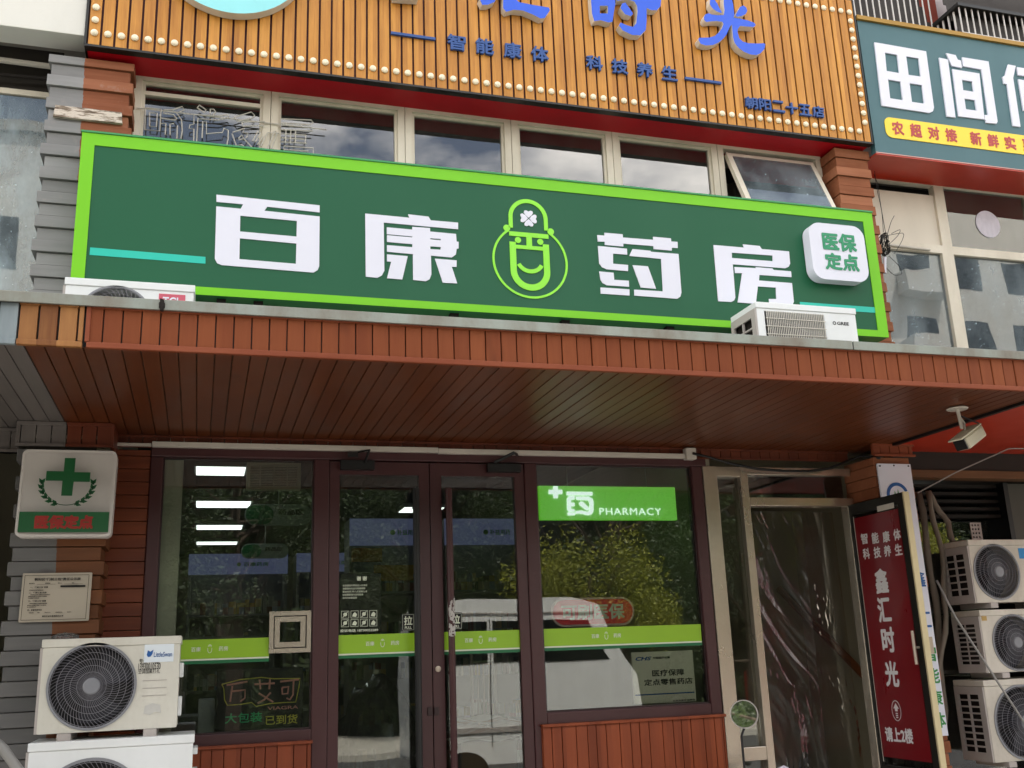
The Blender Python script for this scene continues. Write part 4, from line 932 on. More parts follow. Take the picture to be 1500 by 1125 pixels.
# white vertical sign on the right pillar
vs = thing('vertical_sign', 'tall white sign strip with blue ring logo on the right pillar behind the open door', 'wall sign', (4.42, -.30, .92))
MB().box(4.292, 4.553, -.305, -.292, .915, 2.652).build('panel', 'white', vs)
mb = MB(); shape(mb, [arcband(4.42, 2.44, .085, .085, .022, 20, 300, 40)], -.3075, -.3055)
mb.build('ring_logo', 'ink_b', vs)
shape(MB(), [[(4.36, 2.43), (4.39, 2.43), (4.40, 2.47), (4.412, 2.41), (4.425, 2.48), (4.437, 2.42), (4.45, 2.44), (4.49, 2.44), (4.49, 2.434), (4.448, 2.432), (4.438, 2.405), (4.425, 2.455), (4.412, 2.39), (4.40, 2.44), (4.394, 2.424), (4.36, 2.424)]], -.3072, -.3055).build('pulse_line', 'ink_g', vs)
chars(vs, '智能康体', [(4.50, 1.415-.135*i) for i in range(4)], .045, .045, -.306, .001, .02, 'ink_g')
chars(vs, '鑫汇', [(4.49, 1.89-.26*i) for i in range(2)], .05, .05, -.306, .001, .02, 'ink_b')
mb = MB()
for x, z in ((4.31, 2.635), (4.42, 2.64), (4.535, 2.638)): mb.lathe((x, -.3055, z), [(.006, 0), (.005, .004)], 'y', 8)
mb.build('screw', 'coil', vs)

# ================================================================== STAIR ENTRANCE
se = thing('stair_entrance', 'steel framed stair entrance with an open glass door carrying a dark red poster', 'entrance', (3.7, 0, 0))
mb = MB()
mb.box(3.140, 3.240, -.035, .06, -.1, 2.665).box(3.415, 3.470, -.030, .06, -.1, 2.665).box(3.2405, 3.4145, -.030, .06, 2.60, 2.665).box(3.4705, 4.27, -.028, .06, 2.615, 2.667).box(3.4705, 4.27, -.030, .06, 2.405, 2.462)
mb.box(3.2405, 3.4145, -.03, .06, .82, .90).box(4.225, 4.275, -.018, .06, -.1, 2.404)
mb.build('frame', 'steel', se, bevel=.003)
MB().box(3.2405, 3.4145, .015, .021, .90, 2.60).box(3.2405, 3.4145, .015, .021, -.1, .82).build('side_pane', 'glass', se)
MB().box(3.4705, 4.224, .015, .021, 2.463, 2.614).build('transom_pane', 'glass', se)
DX = 4.25
df = frame((DX, 0, 0), (0, -1, 0), (0, 0, 1), (-1, 0, 0))
dd = shape(MB(), [rect(-.02, .592, -.05, 2.412), rect(.045, .535, .74, 2.345)], -.02, .02, fr=df).build('door', 'blackmetal', se, bevel=.003); dd['label'] = 'open door leaf with dark red poster'
MB().box(DX-.0205, DX+.0205, -.606, -.5925, -.05, 2.414).build('edge_plate', paint('pale brass edge', 'D8C8A0', .4, .5, .15, .4), dd)
MB().box(DX-.004, DX+.004, -.535, -.045, .74, 2.345).build('pane', 'glass', dd)
shape(MB(), [rect(.05, .518, .79, 2.318)], -.003, 0, fr=dict(df, o=Vector((DX-.008, 0, 0)))).build('poster', 'poster', dd)
shape(MB(), [rect(.043, .0495, .76, 2.33)], -.003, 0, fr=dict(df, o=Vector((DX-.009, 0, 0)))).build('poster_edge', 'plastic_w', dd)
fp = dict(df, o=Vector((DX-.0115, 0, 0)))
t = MB()
def pp(x, y): q = ray(x, y); s = (DX-.012-CAM.x)/q.x; w_ = CAM+q*s; return -w_.y, w_.z
for row, ys in (('智能康体', 0), ('科技养生', 1)):
    for ch, (px_, py_) in zip(row, ([(1266, 789), (1282, 788), (1298, 786), (1314, 783)], [(1269, 811), (1285, 809), (1300, 807), (1316, 805)])[ys]):
        chars(dd, ch, [pp(px_, py_)], .034, .034, 0, .0006, .025, 'poster_w', fr=fp)
for ch, (px_, py_) in zip('鑫汇时光', [(1291, 851), (1295, 893), (1301, 937), (1306, 987)]):
    chars(dd, ch, [pp(px_, py_)], .062, .074, 0, .0006, .03, 'poster_w', fr=fp)
u, v = pp(1313, 1041); shape(t, [arcband(u, v, .045, .062, .004, 0, 359.9, 40)], -.0006, 0, fr=fp)
shape(t, [[(u, v+.045), (u+.028, v+.012), (u+.014, v+.014), (u+.012, v-.004), (u-.012, v-.004), (u-.014, v+.014), (u-.028, v+.012)]], -.0006, 0, fr=fp)
for k in range(3): shape(t, [rect(u-.010, u+.010, v-.020-.012*k, v-.013-.012*k)], -.0006, 0, fr=fp)
a, c = pp(1297, 1075), pp(1337, 1080); text(t, '请上2楼', a[0], c[0], a[1]-.042, a[1]+.042, 0, .0006, .03, fr=fp)
t.build('lettering', 'poster_w', dd)
shape(MB(), [rect(.33, .50, 2.325, 2.36)], -.003, 0, fr=dict(df, o=Vector((DX-.021, 0, 0)))).build('sticker', 'plastic_w', dd)
MB().tube([(DX-.055, -.555, 1.36), (DX-.055, -.555, 1.56)], .010, 8).tube([(DX-.055, -.555, 1.46), (DX-.02, -.555, 1.46)], .008, 6).build('handle', 'alu', dd)
MB().box(DX+.021, DX+.05, -.60, -.56, 1.42, 1.52).build('lock_case', 'alu', dd)
# stairwell behind
MB().box(3.23, 4.60, 2.2, 2.3, -.1, 3.0).box(4.60, 4.66, .05, 2.3, -.1, 3.0).box(3.23, 4.6, .07, 2.3, 2.9, 2.96).build('stairwell_wall', paint('olive grey wall paint', 'A8A08C', .8, .2, .15), bld)
structure(MB().box(3.23, 4.60, .07, 2.2, -.02, .03).build('floor', 'floor_in'))
tag(MB().tube([(4.55, .5, 1.28), (4.55, 1.5, 1.95)], .03, 10).build('handrail', paint('brown wood handrail', '7A4626', .5, .4, .1), None), 'brown handrail on the stairwell wall behind the plastic curtain', 'handrail')
from mathutils import noise as mn
def sheet(name, x0, x1, z0, z1, y, amp, mat, label, seed, nx=110, nz=320, lean=.5):
    vs = []; fs = []; W_ = x1-x0; H_ = z1-z0; s_ = seed*7.3
    for j in range(nz+1):
        z = H_*(1-j/nz)
        for i in range(nx+1):
            x = W_*i/nx; k = 1-z/H_
            u_ = x+lean*z*(.35+.3*sin(1.7*z+seed)); wv = mn.noise(Vector((x*3, z*2.2, s_)))*.10
            r1 = abs(mn.noise(Vector((u_*4.5+wv*3, z*1.0, s_+3)))); r2 = abs(mn.noise(Vector((u_*16+wv*9, z*3.0, s_+9)))); r3 = abs(mn.noise(Vector((x*34, z*22, s_+21))))
            msk = max(0, mn.noise(Vector((x*4, z*2.4, s_+40)))+.1)
            d_ = .9*sin(6*x+1.1*z+seed)+.9*r1+.30*r2+.55*r3*msk
            vs.append((x0+x, y+amp*d_, z0+z))
    n_ = nx+1
    for j in range(nz):
        for i in range(nx): fs.append((j*n_+i, j*n_+i+1, (j+1)*n_+i+1, (j+1)*n_+i))
    return tag(MB().add(vs, fs).build(name, mat, None, smooth=True), label, 'plastic curtain', 'plastic strip curtains in the stair doorway')
sheet('plastic_curtain', 3.472, 3.93, .02, 2.39, .09, .019, 'plastic', 'wrinkled clear plastic sheet in the left half of the stair doorway', 4)
sheet('plastic_curtain', 3.88, 4.22, .02, 2.39, .15, .010, 'plastic', 'flatter clear plastic sheet in the right half of the stair doorway', 9, 80, 240, .1)

# ================================================================== RIGHT BAY
rb = thing('neighbour_shopfront', 'dark neighbouring shopfront with glazing behind the right stack of air conditioners', 'storefront', (6, .2, 0))
MB().box(4.58, 9, -.098, .0, 2.655, 2.784).build('beam', paint('dark brown beam', '2E2622', .7, .3, .1), rb)
MB().box(4.58, 9, -.11, .0, 2.60, 2.653).build('wood_rail', wood('plain wooden rail', '5E4028', '8A6242', 1, .5, 0, 0, .6, .3, .2, .2), rb)
mb = MB()
for k in range(5): mb.box(4.66, 5.62, .12, .20, 2.35+.055*k, 2.372+.055*k)
mb.build('louvre', 'coil', rb)
MB().box(4.66, 5.62, .25, .256, -.1, 2.60).build('pane', 'glass_up', rb)
MB().box(5.62, 5.66, .05, .30, -.1, 2.60).build('post', 'black', rb)
MB().box(5.66, 9, .10, .16, -.1, 2.60).build('wall_panel', paint('dark olive panel', '4A4840', .5, .4, .2), rb)
MB().box(4.68, 9, 4.5, 4.6, -.1, 3.0).box(4.68, 9, .3, 4.5, 2.85, 2.9).build('inner_wall', paint('dim interior wall', '4A443E', .8, .2, .2), rb)
for i, (x0, x1, y) in enumerate(((5.15, 5.95, 2.0), (5.95, 6.3, 1.7), (5.0, 5.15, 1.2))):
    tag(MB().box(x0, x1, y, y+.06, 2.60, 2.63).build('tube_light', 'lamp', None), ['long lit tube light inside the neighbouring shop', 'short lit tube light right of the long one inside the neighbouring shop', 'smallest lit tube light left inside the neighbouring shop'][i], 'light', 'tube lights inside the neighbouring shop')
random.seed(5)
for i, (a, c, r) in enumerate((((1345, 720), (1383, 1110), .023), ((1352, 722), (1392, 830), .020), ((1347, 722), (1362, 1000), .018))):
    P = []; p0, p1 = at(*a, -.02), at(*c, -.02)
    for k in range(13):
        u_ = k/12; p = p0.lerp(p1, u_); P.append(p+Vector((.05*sin(3.1*u_)*(1+i*.5)+.012*sin(17*u_+i), -.04*i, .0)))
    tag(MB().tube(P, [r*(1+.12*sin(k*2.7+i)) for k in range(13)], 10).build('refrigerant_hose', 'hose', None, smooth=True), ['thick wrapped hose running down beside the white sign strip', 'wrapped hose bending to the top of the right air conditioner stack', 'thin wrapped hose behind the thick one at right'][i], 'hose', 'wrapped hoses beside the right pillar')
tag(MB().tube([at(1372, 850, -.36), at(1400, 905, -.40), at(1500, 1058, -.48), at(1520, 1090, -.50)], .007, 8).build('rod', 'rope', None, smooth=True), 'pale rod leaning across the right air conditioners', 'rod')
tag(MB().tube([at(1344, 722, -.2), at(1400, 692, -.3), at(1478, 657, -.4), at(1520, 657, -.4)], .005, 6).build('wire', 'rope', None), 'thin pale wire rising to the right above the air conditioners', 'wire')
p = at(1422, 768, -.1); q = at(1430, 797, -.1)
hs = [circ(p.x+.012+.025*i, q.z+.02+.028*j, .008, 10) for i in range(3) for j in range(5)]
tag(shape(MB(), [rect(p.x-.005, p.x+.085, q.z-.01, p.z+.012)]+hs, -.10, -.095).build('perforated_bracket', 'acside', None), 'perforated metal bracket standing on the top right air conditioner', 'bracket')
# wires by the upper right pillar
tw = MB(); random.seed(21); c = at(1296, 358, -.10)
for k in range(9):
    a = random.uniform(0, 6); P = [c+Vector((.028*cos(a+i*.5)*(1+.2*sin(i*k)), random.uniform(-.03, .03), .085*sin(a+i*.5))) for i in range(14)]
    tw.tube(P, .0028, 5)
for lp in ([(1300, 345), (1325, 340), (1322, 352), (1310, 372)], [(1302, 375), (1318, 390), (1322, 402), (1310, 404), (1298, 392)], [(1298, 350), (1305, 325), (1310, 316)], [(1297, 340), (1290, 300), (1286, 270), (1280, 255)], [(1294, 340), (1292, 310), (1284, 275), (1281, 250)], [(1300, 360), (1316, 345), (1320, 335), (1306, 342)]):
    P = [at(x, y, -.11) for x, y in lp]; Q = []
    for i in range(len(P)-1):
        for u_ in (0, .33, .66): Q.append(P[i].lerp(P[i+1], u_))
    Q.append(P[-1]); S_ = [Q[0]]+[(Q[i-1]+Q[i]*2+Q[i+1])/4 for i in range(1, len(Q)-1)]+[Q[-1]]; tw.tube(S_, .0022, 5)
tag(tw.build('wire_tangle', 'black', None), 'tangle of thin black wires beside the upper right pillar', 'wires')
tag(MB().tube([at(1296, 377, -.12), at(1296, 400, -.12)], .012, 10).build('white_pipe', 'white', None), 'short white pipe end hanging below the black wire tangle', 'pipe')
# outline characters of bent wire standing behind the green sign
NE = [[(165,390),(280,400),(270,560),(160,550),(165,390)], [(195,425),(252,430),(245,530),(195,525),(195,425)], [(270,440),(275,465),(380,480),(395,470),(370,440),(300,430),(300,405),(365,405),(435,380),(450,405),(395,430),(430,480),(435,560),(425,615),(395,615),(400,520)],
      [(280,505),(315,505),(310,585),(345,590),(345,510),(375,505)], [(545,390),(560,370),(610,405),(595,425),(545,390)], [(640,435),(640,400),(665,400),(680,420),(660,440)], [(770,440),(775,460),(700,480),(550,470),(540,640),(518,635),(520,545),(485,540),(490,515),(520,510),(520,440),(700,450),(770,440)],
      [(580,610),(585,490),(612,492),(612,580),(730,570),(740,540),(772,555),(770,620),(760,670)], [(815,460),(940,420),(965,445),(950,465),(840,490),(815,460)], [(870,495),(1040,490),(1035,520),(880,525),(870,495)],
      [(805,570),(890,540),(880,570),(915,575),(910,600),(890,620),(945,680),(910,690),(870,660),(830,665),(800,580)], [(850,610),(870,590),(885,615),(850,625),(850,610)], [(990,560),(950,635),(970,640),(1010,570)], [(1025,600),(985,660),(1010,670),(1060,570),(1145,575)], [(1060,690),(1110,560),(1130,570),(1090,690)],
      [(1155,470),(1380,480),(1395,500),(1370,515),(1155,500),(1155,470)], [(1175,500),(1195,500),(1195,520),(1175,520),(1175,500)], [(1215,505),(1245,507),(1245,525),(1215,522),(1215,505)], [(1310,512),(1350,515),(1350,532),(1310,530),(1310,512)],
      [(1160,550),(1390,560)], [(1160,580),(1340,590)], [(1160,610),(1330,620)], [(1160,640),(1350,650)], [(1180,720),(1180,670),(1395,685),(1395,730)], [(1195,550),(1190,650)], [(1230,555),(1225,650)], [(1265,556),(1262,650)], [(1340,590),(1335,650)], [(1180,695),(1360,708)]]
mb = MB()
for lp in NE: mb.tube([at(180+x/5, 80+y/5, -.115) for x, y in lp], .004, 5)
mb.tube([at(200, 158, -.11), at(478, 190, -.11)], .004, 5)
tag(mb.build('wire_characters', paint('pale wire outline', 'C4BEB4', .5, .4, .05), None), 'outline characters bent from pale wire before the leftmost upstairs windows', 'wire lettering')

# ================================================================== INSIDE THE PHARMACY
for i, (y0, y1, x1) in enumerate(((1.86, 2.20, .29), (3.57, 3.93, .41), (5.25, 5.58, .40), (6.78, 7.05, .40))):
    t = thing('ceiling_light', ['large lit ceiling panel nearest the left display window', 'second lit ceiling panel behind the left display window', 'third lit ceiling panel behind the left display window', 'farthest small lit ceiling panel behind the left display window'][i], 'ceiling light', (.15, y0, 2.95), 'ceiling light panels in the pharmacy')
    MB().box(-.085, x1+.015, y0-.015, y1+.015, 2.962, 3.0).build('frame', 'shelf', t); MB().box(-.07, x1, y0, y1, 2.955, 2.9615).build('diffuser', 'lamp', t)
    if i == 0: continue
    t2 = thing('ceiling_light', ['lit ceiling panel seen through the upper left door glass', 'lit ceiling panel seen through the right door glass', 'lit ceiling panel deep behind the doors', 'farthest lit ceiling panel behind the right window'][i], 'ceiling light', (2.0, y0, 2.95), 'ceiling light panels in the pharmacy')
    MB().box(1.885, 2.315, y0+.3, y1+.3, 2.962, 3.0).build('frame', 'shelf', t2); MB().box(1.90, 2.30, y0+.315, y1+.285, 2.955, 2.9615).build('diffuser', 'lamp', t2)
cz = thing('air_outlet', 'beige slatted air outlet behind the top of the left display window', 'air outlet', (.6, .6, 2.7))
A = [at(362, 677, .6), at(441, 680, .6), at(441, 718, .6), at(362, 716, .6)]; x0, x1, z0, z1 = A[0].x, A[1].x, A[3].z, A[0].z; lt = paint('beige outlet plastic', 'D8CEB4', .5, .3, .1)
mb = MB(); shape(mb, [rect(x0, x1, z0, z1), rect(x0+.022, x1-.022, z0+.018, z1-.018)], .6, .68); mb.build('frame', lt, cz)
mb = MB()
for k in range(13): z = z0+.022+(z1-z0-.044)*k/12; mb.box(x0+.0225, x1-.0225, .615, .628, z-.003, z+.003)
for k in range(1, 4): x = x0+(x1-x0)*k/4; mb.box(x-.004, x+.004, .606, .6148, z0+.0185, z1-.0185)
mb.build('slats', lt, cz); MB().box(x0+.0225, x1-.0225, .66, .67, z0+.0185, z1-.0185).build('cavity', 'black', cz)
for x in (x0+.05, x1-.05): MB().tube([(x, .64, z1), (x, .64, 2.99)], .006, 6).build('hanger', 'shelf', cz)
tag(MB().box(-.235, -.125, .035, .14, .05, 2.99).build('inner_column', paint('pale column paint', 'E6E0CC', .7, .2, .08), None), 'pale inner column just behind the left edge of the left display window', 'column')
# hanging oval signs
def oval(px, py, Y, w, h, label, txt):
    c = at(px, py, Y); t = thing('hanging_sign', label, 'hanging sign', tuple(c), 'oval hanging signs in the pharmacy')
    shape(MB(), [rrect(c.x-w, c.x+w, c.z-h, c.z+h, h-.002, 8)], Y, Y+.02).build('board', paint('grey green board', '6E7A70', .5, .4, .05), t)
    s = MB(); shape(s, [rrect(c.x-w+.01, c.x-w*.15, c.z-h+.01, c.z+h-.01, h-.012, 8)], Y-.004, Y-.001); s.build('badge', 'green_sign', t)
    s = MB(); text(s, txt, c.x+.0, c.x+w*.75, c.z-.0, c.z+h*.5, Y-.002, .001, .02); s.build('lettering', 'ink', t)
    MB().tube([c+Vector((0, .01, h)), Vector((c.x, Y+.01, 2.99))], .004, 5).build('rod', 'shelf', t)
oval(408, 754, 2.2, .26, .085, 'larger oval hanging sign with a dark green end behind the left display window', '药品区')
oval(388, 807, 4.0, .22, .07, 'smaller oval hanging sign behind the larger one', '药品区')
# shelves with pale header panels
def shelf(name, x0, x1, y, zt, hh, label, txt, face=-1, depth=.35, rows=6):
    t = thing('shelf_unit', label, 'shelf', ((x0+x1)/2, y, .05), 'medicine shelves with pale header panels')
    mb = MB().box(x0, x0+.03, y, y+depth, .05, zt).box(x1-.03, x1, y, y+depth, .05, zt).box(x0+.03, x1-.03, y+depth-.02, y+depth, .05, zt)
    mb.build('frame', 'shelf', t)
    pl_ = MB(); g = MB(); random.seed(int(x0*10)+int(y*7))
    for k in range(rows):
        z = .15+(zt-hh-.2)*k/rows; pl_.box(x0+.031, x1-.031, y+.01, y+depth-.021, z, z+.02)
        x = x0+.05
        while x < x1-.1:
            w_ = random.uniform(.04, .09); h_ = random.uniform(.10, .19)
            if random.random() < .9: g.box(x, x+w_-.006, y+.02, y+.16, z+.021, z+.021+h_)
            x += w_
    pl_.build('shelf_board', 'shelf', t); g.build('medicine_boxes', 'boxes', t)['kind'] = 'stuff'
    MB().box(x0, x1, y-.02, y-.002, zt-hh, zt).build('header_panel', 'banner', t)
    s = MB(); text(s, txt, x0+(x1-x0)*.55, x0+(x1-x0)*.80, zt-hh*.62, zt-hh*.42, y-.021, .001, .02); shape(s, [circ(x0+(x1-x0)*.5, zt-hh*.52, hh*.10, 14)], -(-y+.022), y-.0205); s.build('lettering', 'ink_g', t)
    return t
a, c = at(277, 812, 5.0), at(378, 841, 5.0); shelf('s', a.x, c.x+.3, 5.0, a.z, a.z-c.z, 'shelf with a pale header panel behind the left half of the left display window', '百康药房')
a, c = at(383, 811, 5.0), at(456, 838, 5.0); shelf('s', a.x+.36, c.x+.6, 5.0, a.z, a.z-c.z, 'shelf with a pale header panel behind the right half of the left display window', '百康药房')
a, c = at(512, 760, 3.5), at(606, 799, 3.5); shelf('s', a.x, c.x+.2, 3.5, a.z, a.z-c.z, 'shelf with a lavender header panel behind the left door leaf', '补益用药')
a, c = at(650, 760, 3.5), at(756, 798, 3.5); shelf('s', a.x, c.x+.1, 3.5, a.z, a.z-c.z, 'shelf with a lavender header panel behind the right door leaf', '补益用药')
a, c = at(780, 765, 3.5), at(846, 790, 3.5); shelf('s', a.x+.05, 3.1, 3.5, a.z, a.z-c.z, 'shelf with a bluish header panel behind the right display window', '止咳用药')
# counter, poster, posters in the doors
a, c = at(548, 828, 2.6), at(604, 850, 2.6)
tag(MB().box(a.x, c.x+.1, 2.6, 2.62, c.z, a.z).build('poster', paint('ochre poster', 'B08A2C', .5, .3, .05), None), 'ochre yellow poster behind the left door glass', 'poster')
tag(MB().box(at(515, 802, 2.9).x, at(560, 802, 2.9).x, 2.9, 2.92, at(520, 823, 2.9).z, at(520, 803, 2.9).z).build('poster', paint('orange brown card', '9A6418', .5, .3, .05), None), 'small orange brown card above the ochre poster', 'poster')
tag(MB().box(-.2, .75, 1.5, 1.9, .05, 1.15).box(-.22, .77, 1.48, 1.92, 1.15, 1.19).build('counter', 'shelf', None, bevel=.005), 'grey shop counter standing behind the left display window', 'counter')
# lit pharmacy box behind the right window
lb = thing('light_box', 'lit green light box reading PHARMACY hanging behind the right display window', 'light box', (2.5, .10, 2.3))
A = [at(789, 711, .09), at(989, 714, .09), at(992, 762, .09), at(790, 761, .09)]
x0, x1, z0, z1 = A[0].x, (A[1].x+A[2].x)/2, (A[2].z+A[3].z)/2, (A[0].z+A[1].z)/2
MB().box(x0, x1, .09, .125, z0, z1).build('panel', 'lightbox', lb, bevel=.003)
t = MB(); Y = .0885
def Q(x, y): q = at(760+x/4.6867, 640+y/4.6867, Y); return q.x, q.z
shape(t, [[Q(*p) for p in ((237, 338), (267, 338), (268, 364), (298, 364), (298, 392), (268, 392), (268, 420), (238, 420), (237, 392), (205, 392), (205, 364), (237, 364))]], Y-.003, Y)
shape(t, [[Q(*p) for p in ((328, 376), (505, 379), (505, 402), (328, 400))]], Y-.003, Y)
for lp in ([(345, 405), (382, 405), (382, 430), (362, 430), (358, 436), (358, 452), (382, 452), (382, 476), (358, 476), (358, 494), (382, 498), (382, 514), (345, 514), (332, 500), (330, 425)], [(335, 518), (385, 520), (385, 538), (335, 538)],
           [(390, 410), (480, 410), (505, 425), (512, 445), (512, 510), (500, 530), (475, 538), (440, 530), (410, 525), (390, 530), (390, 510), (430, 505), (470, 515), (485, 505), (485, 450), (475, 435), (395, 432)],
           [(412, 455), (425, 443), (442, 448), (482, 488), (478, 502), (460, 502), (420, 470)]):
    shape(t, [[Q(*p) for p in lp]], Y-.003, Y)
p, q = Q(556, 534), Q(974, 490); text(t, 'PHARMACY', p[0], q[0], p[1], q[1], Y, .003, -.016, spacing=1.12)
t.build('lettering', 'lightbox_w', lb)
for x in (x0+.2, x1-.2): MB().tube([(x, .105, z1), (x, .105, 2.99)], .004, 5).build('hanging_wire', 'shelf', lb)
# pale medical insurance plaque leaning inside the right window
ip = thing('insurance_plaque', 'pale metal plaque reading 医疗保障 定点零售药店 in the lower right corner of the right window', 'plaque', (2.9, .06, 1.18))
A = [at(924, 955, .05), at(1017, 953, .05), at(1022, 1028, .05), at(930, 1034, .05)]
x0, x1, z0, z1 = (A[0].x+A[3].x)/2, (A[1].x+A[2].x)/2-.01, 1.185, (A[0].z+A[1].z)/2
MB().box(x0, x1, .05, .062, z0, z1).build('plate', 'plaque2', ip, bevel=.002)
def U(x, y): q = at(760+x/4.247, 860+y/4.247, .049); return q.x, q.z
t = MB()
for s, p0, p1 in (('医疗保障', (832, 556), (1026, 508)), ('定点零售药店', (782, 614), (1078, 562)), ('北京市医疗保障局', (958, 712), (1108, 694))):
    a, c = U(*p0), U(*p1); text(t, s, a[0], min(c[0], x1-.012), a[1], c[1], .0495, .0008, .02)
a, c = U(835, 448), U(938, 430); text(t, '中国医疗保障', a[0], c[0], a[1], c[1], .0495, .0008, .03); t.build('lettering', 'ink', ip)
t = MB(); a, c = U(728, 458), U(822, 433); text(t, 'CHS', a[0], c[0], a[1], c[1], .0495, .0008, .04, shear=.3); t.box(x0+.01, x1-.01, .0488, .0497, U(900, 668)[1], U(900, 660)[1]); t.build('logo', 'ink_b', ip)
# black chalk board in the left window
bb_ = thing('chalk_board', 'black board with pink, green and yellow hand lettering standing in the left display window', 'board', (.4, .07, 1.16))
A = [at(318, 986, .05), at(442, 978, .05), at(446, 1066, .05), at(315, 1074, .05)]
x0, x1, z0, z1 = (A[0].x+A[3].x)/2, (A[1].x+A[2].x)/2, 1.165, (A[0].z+A[1].z)/2+.01
MB().box(x0, x1, .05, .07, z0, z1).build('board', 'chalkb', bb_, bevel=.003)
def V(x, y): q = at(220+x/4.246, 860+y/4.246, .049); return q.x, q.z
def strokes(lines, mat, w, name):
    mb = MB()
    for ln in lines:
        P = [V(*p) for p in ln]
        mb.tube([(p[0], .0475, p[1]) for p in P], w*1.25, 5)
    mb.build(name, mat, bb_)
strokes([[(475, 610), (605, 588)], [(510, 615), (497, 715)], [(512, 648), (590, 640), (588, 690), (560, 712)], [(648, 605), (775, 598)], [(680, 575), (685, 635)], [(745, 572), (740, 635)], [(750, 655), (710, 700), (668, 722)], [(675, 660), (765, 715)], [(808, 588), (925, 575)], [(892, 582), (888, 670), (868, 700), (848, 690)], [(820, 625), (860, 620), (855, 662), (822, 665), (820, 625)]], 'pink', .0042, 'lettering')
strokes([[(445, 605), (560, 575), (690, 562), (770, 570), (932, 568), (925, 620), (905, 715), (830, 718), (740, 725), (660, 742), (630, 718), (560, 730), (480, 735), (462, 700), (458, 630), (445, 605)]], 'chalky', .0022, 'border_line')
def btxt(s, x, y, w, h, mat):
    a, c = V(x, y+h), V(x+w, y); t = MB(); text(t, s, a[0], c[0], a[1], c[1], .0495, .0012, .01); t.build('lettering', mat, bb_)
btxt('大包装', 465, 775, 232, 75, 'chalkg'); btxt('已到货', 716, 790, 200, 68, 'chalky'); btxt('VIAGRA', 730, 735, 190, 30, 'pink')
# white cabinet, folding trolley, paper stack, wrapped bag
a, c = at(291, 1025, .30), at(313, 1078, .30)
tag(MB().box(a.x, c.x, .30, .55, .05, a.z).build('cabinet', 'acw2', None, bevel=.006), 'white metal cabinet beside the black chalk board', 'cabinet')
tr = thing('hand_trolley', 'folding hand trolley frame standing behind the right door glass', 'trolley', (1.75, .9, .05))
a = at(690, 952, .9); c = at(724, 952, .9)
mb = MB().tube([(a.x, .9, .15), (a.x, .9, 1.55), (c.x, .9, 1.55), (c.x, .9, .15)], .012, 8).tube([(a.x, .9, 1.47), (c.x, .9, 1.47)], .010, 6).tube([(a.x, .9, 1.10), (c.x, .9, 1.10)], .014, 6)
for k in range(1, 4): mb.tube([(a.x+(c.x-a.x)*k/4, .9, .5), (a.x+(c.x-a.x)*k/4, .9, 1.47)], .006, 6)
mb.build('frame', 'alu', tr); MB().box(a.x-.03, c.x+.03, .62, .90, .12, .14).build('toe_plate', 'alu', tr)
for x in (a.x-.03, c.x+.03): MB().lathe((x, .95, .13), [(.08, -.02), (.08, .02)], 'x', 20).build('wheel', 'black', tr)
random.seed(8)
nb = thing('newspaper_stack', 'loose stack of newspapers lying on a crate behind the right door glass', 'newspapers', (1.9, .5, .8))
p = at(690, 1085, .45); q = at(735, 1060, .45)
MB().box(p.x-.1, q.x+.05, .30, .75, .05, p.z).build('crate', paint('brown carton', '6E5238', .8, .2, .15), nb)
for k in range(9):
    vs = []; n_ = 12; x0 = p.x-.12+random.uniform(-.02, .03); x1 = q.x+.06+random.uniform(-.06, .04); z = p.z+.004+k*.014; b_ = random.uniform(.02, .05)
    for i in range(n_+1):
        u_ = i/n_; 
        for y in (.22+random.uniform(-.004, .004), .62): vs.append((x0+(x1-x0)*u_, y, z+b_*sin(pi*u_)*.5+.012*sin(9*u_+k)))
    MB().add(vs, [(2*i, 2*i+2, 2*i+3, 2*i+1) for i in range(n_)]).build('newspaper', paint('newsprint %d' % k, ['D8D2C8', 'C4BCB0', 'E0DCD4', 'B89878'][k % 4], .8, .2, .25, sc=14), nb, smooth=True)
def blob(name, c, rx, ry, rz, mat, label, cat, seed):
    random.seed(seed); bm = bmesh.new(); bmesh.ops.create_icosphere(bm, subdivisions=4, radius=1); ph = [random.uniform(0, 6) for _ in range(9)]
    for v in bm.verts:
        p = v.co.copy(); d_ = 1+.10*abs(sin(5*p.x+3*p.z+ph[0]))+.08*abs(sin(8*p.y-6*p.z+ph[1]))+.05*sin(13*p.x+11*p.y+ph[2])+.05*abs(sin(17*p.z+9*p.x+ph[3]))
        v.co = Vector((c[0]+p.x*rx*d_, c[1]+p.y*ry*d_, c[2]+p.z*rz*d_))
    me = bpy.data.meshes.new(name); bm.to_mesh(me); bm.free(); me.materials.append(M[mat]); me.polygons.foreach_set('use_smooth', [True]*len(me.polygons))
    o = bpy.data.objects.new(name, me); COL.objects.link(o); return tag(o, label, cat)
blob('wrapped_bundle', (1.08, .55, .72), .26, .28, .58, 'hand', 'bundle wrapped in clear plastic leaning behind the left door glass', 'bundle', 3)
p = at(96, 931, -.45); blob('plastic_scrap', (p.x, -.45, 1.668), .055, .05, .022, 'hand', 'scrap of crumpled clear plastic on top of the ivory air conditioner', 'plastic scrap', 6)
p = at(325, 917, 1.0); tag(MB().lathe((p.x, 1.0, p.z-.09), [(.035, 0), (.055, .10), (.053, .10), (.033, .004)], 'z', 20).build('paper_cup', paint('patterned cup', 'B8A8A0', .6, .3, .3, sc=40), None), 'pale patterned paper cup on a desk behind the left display window', 'cup')
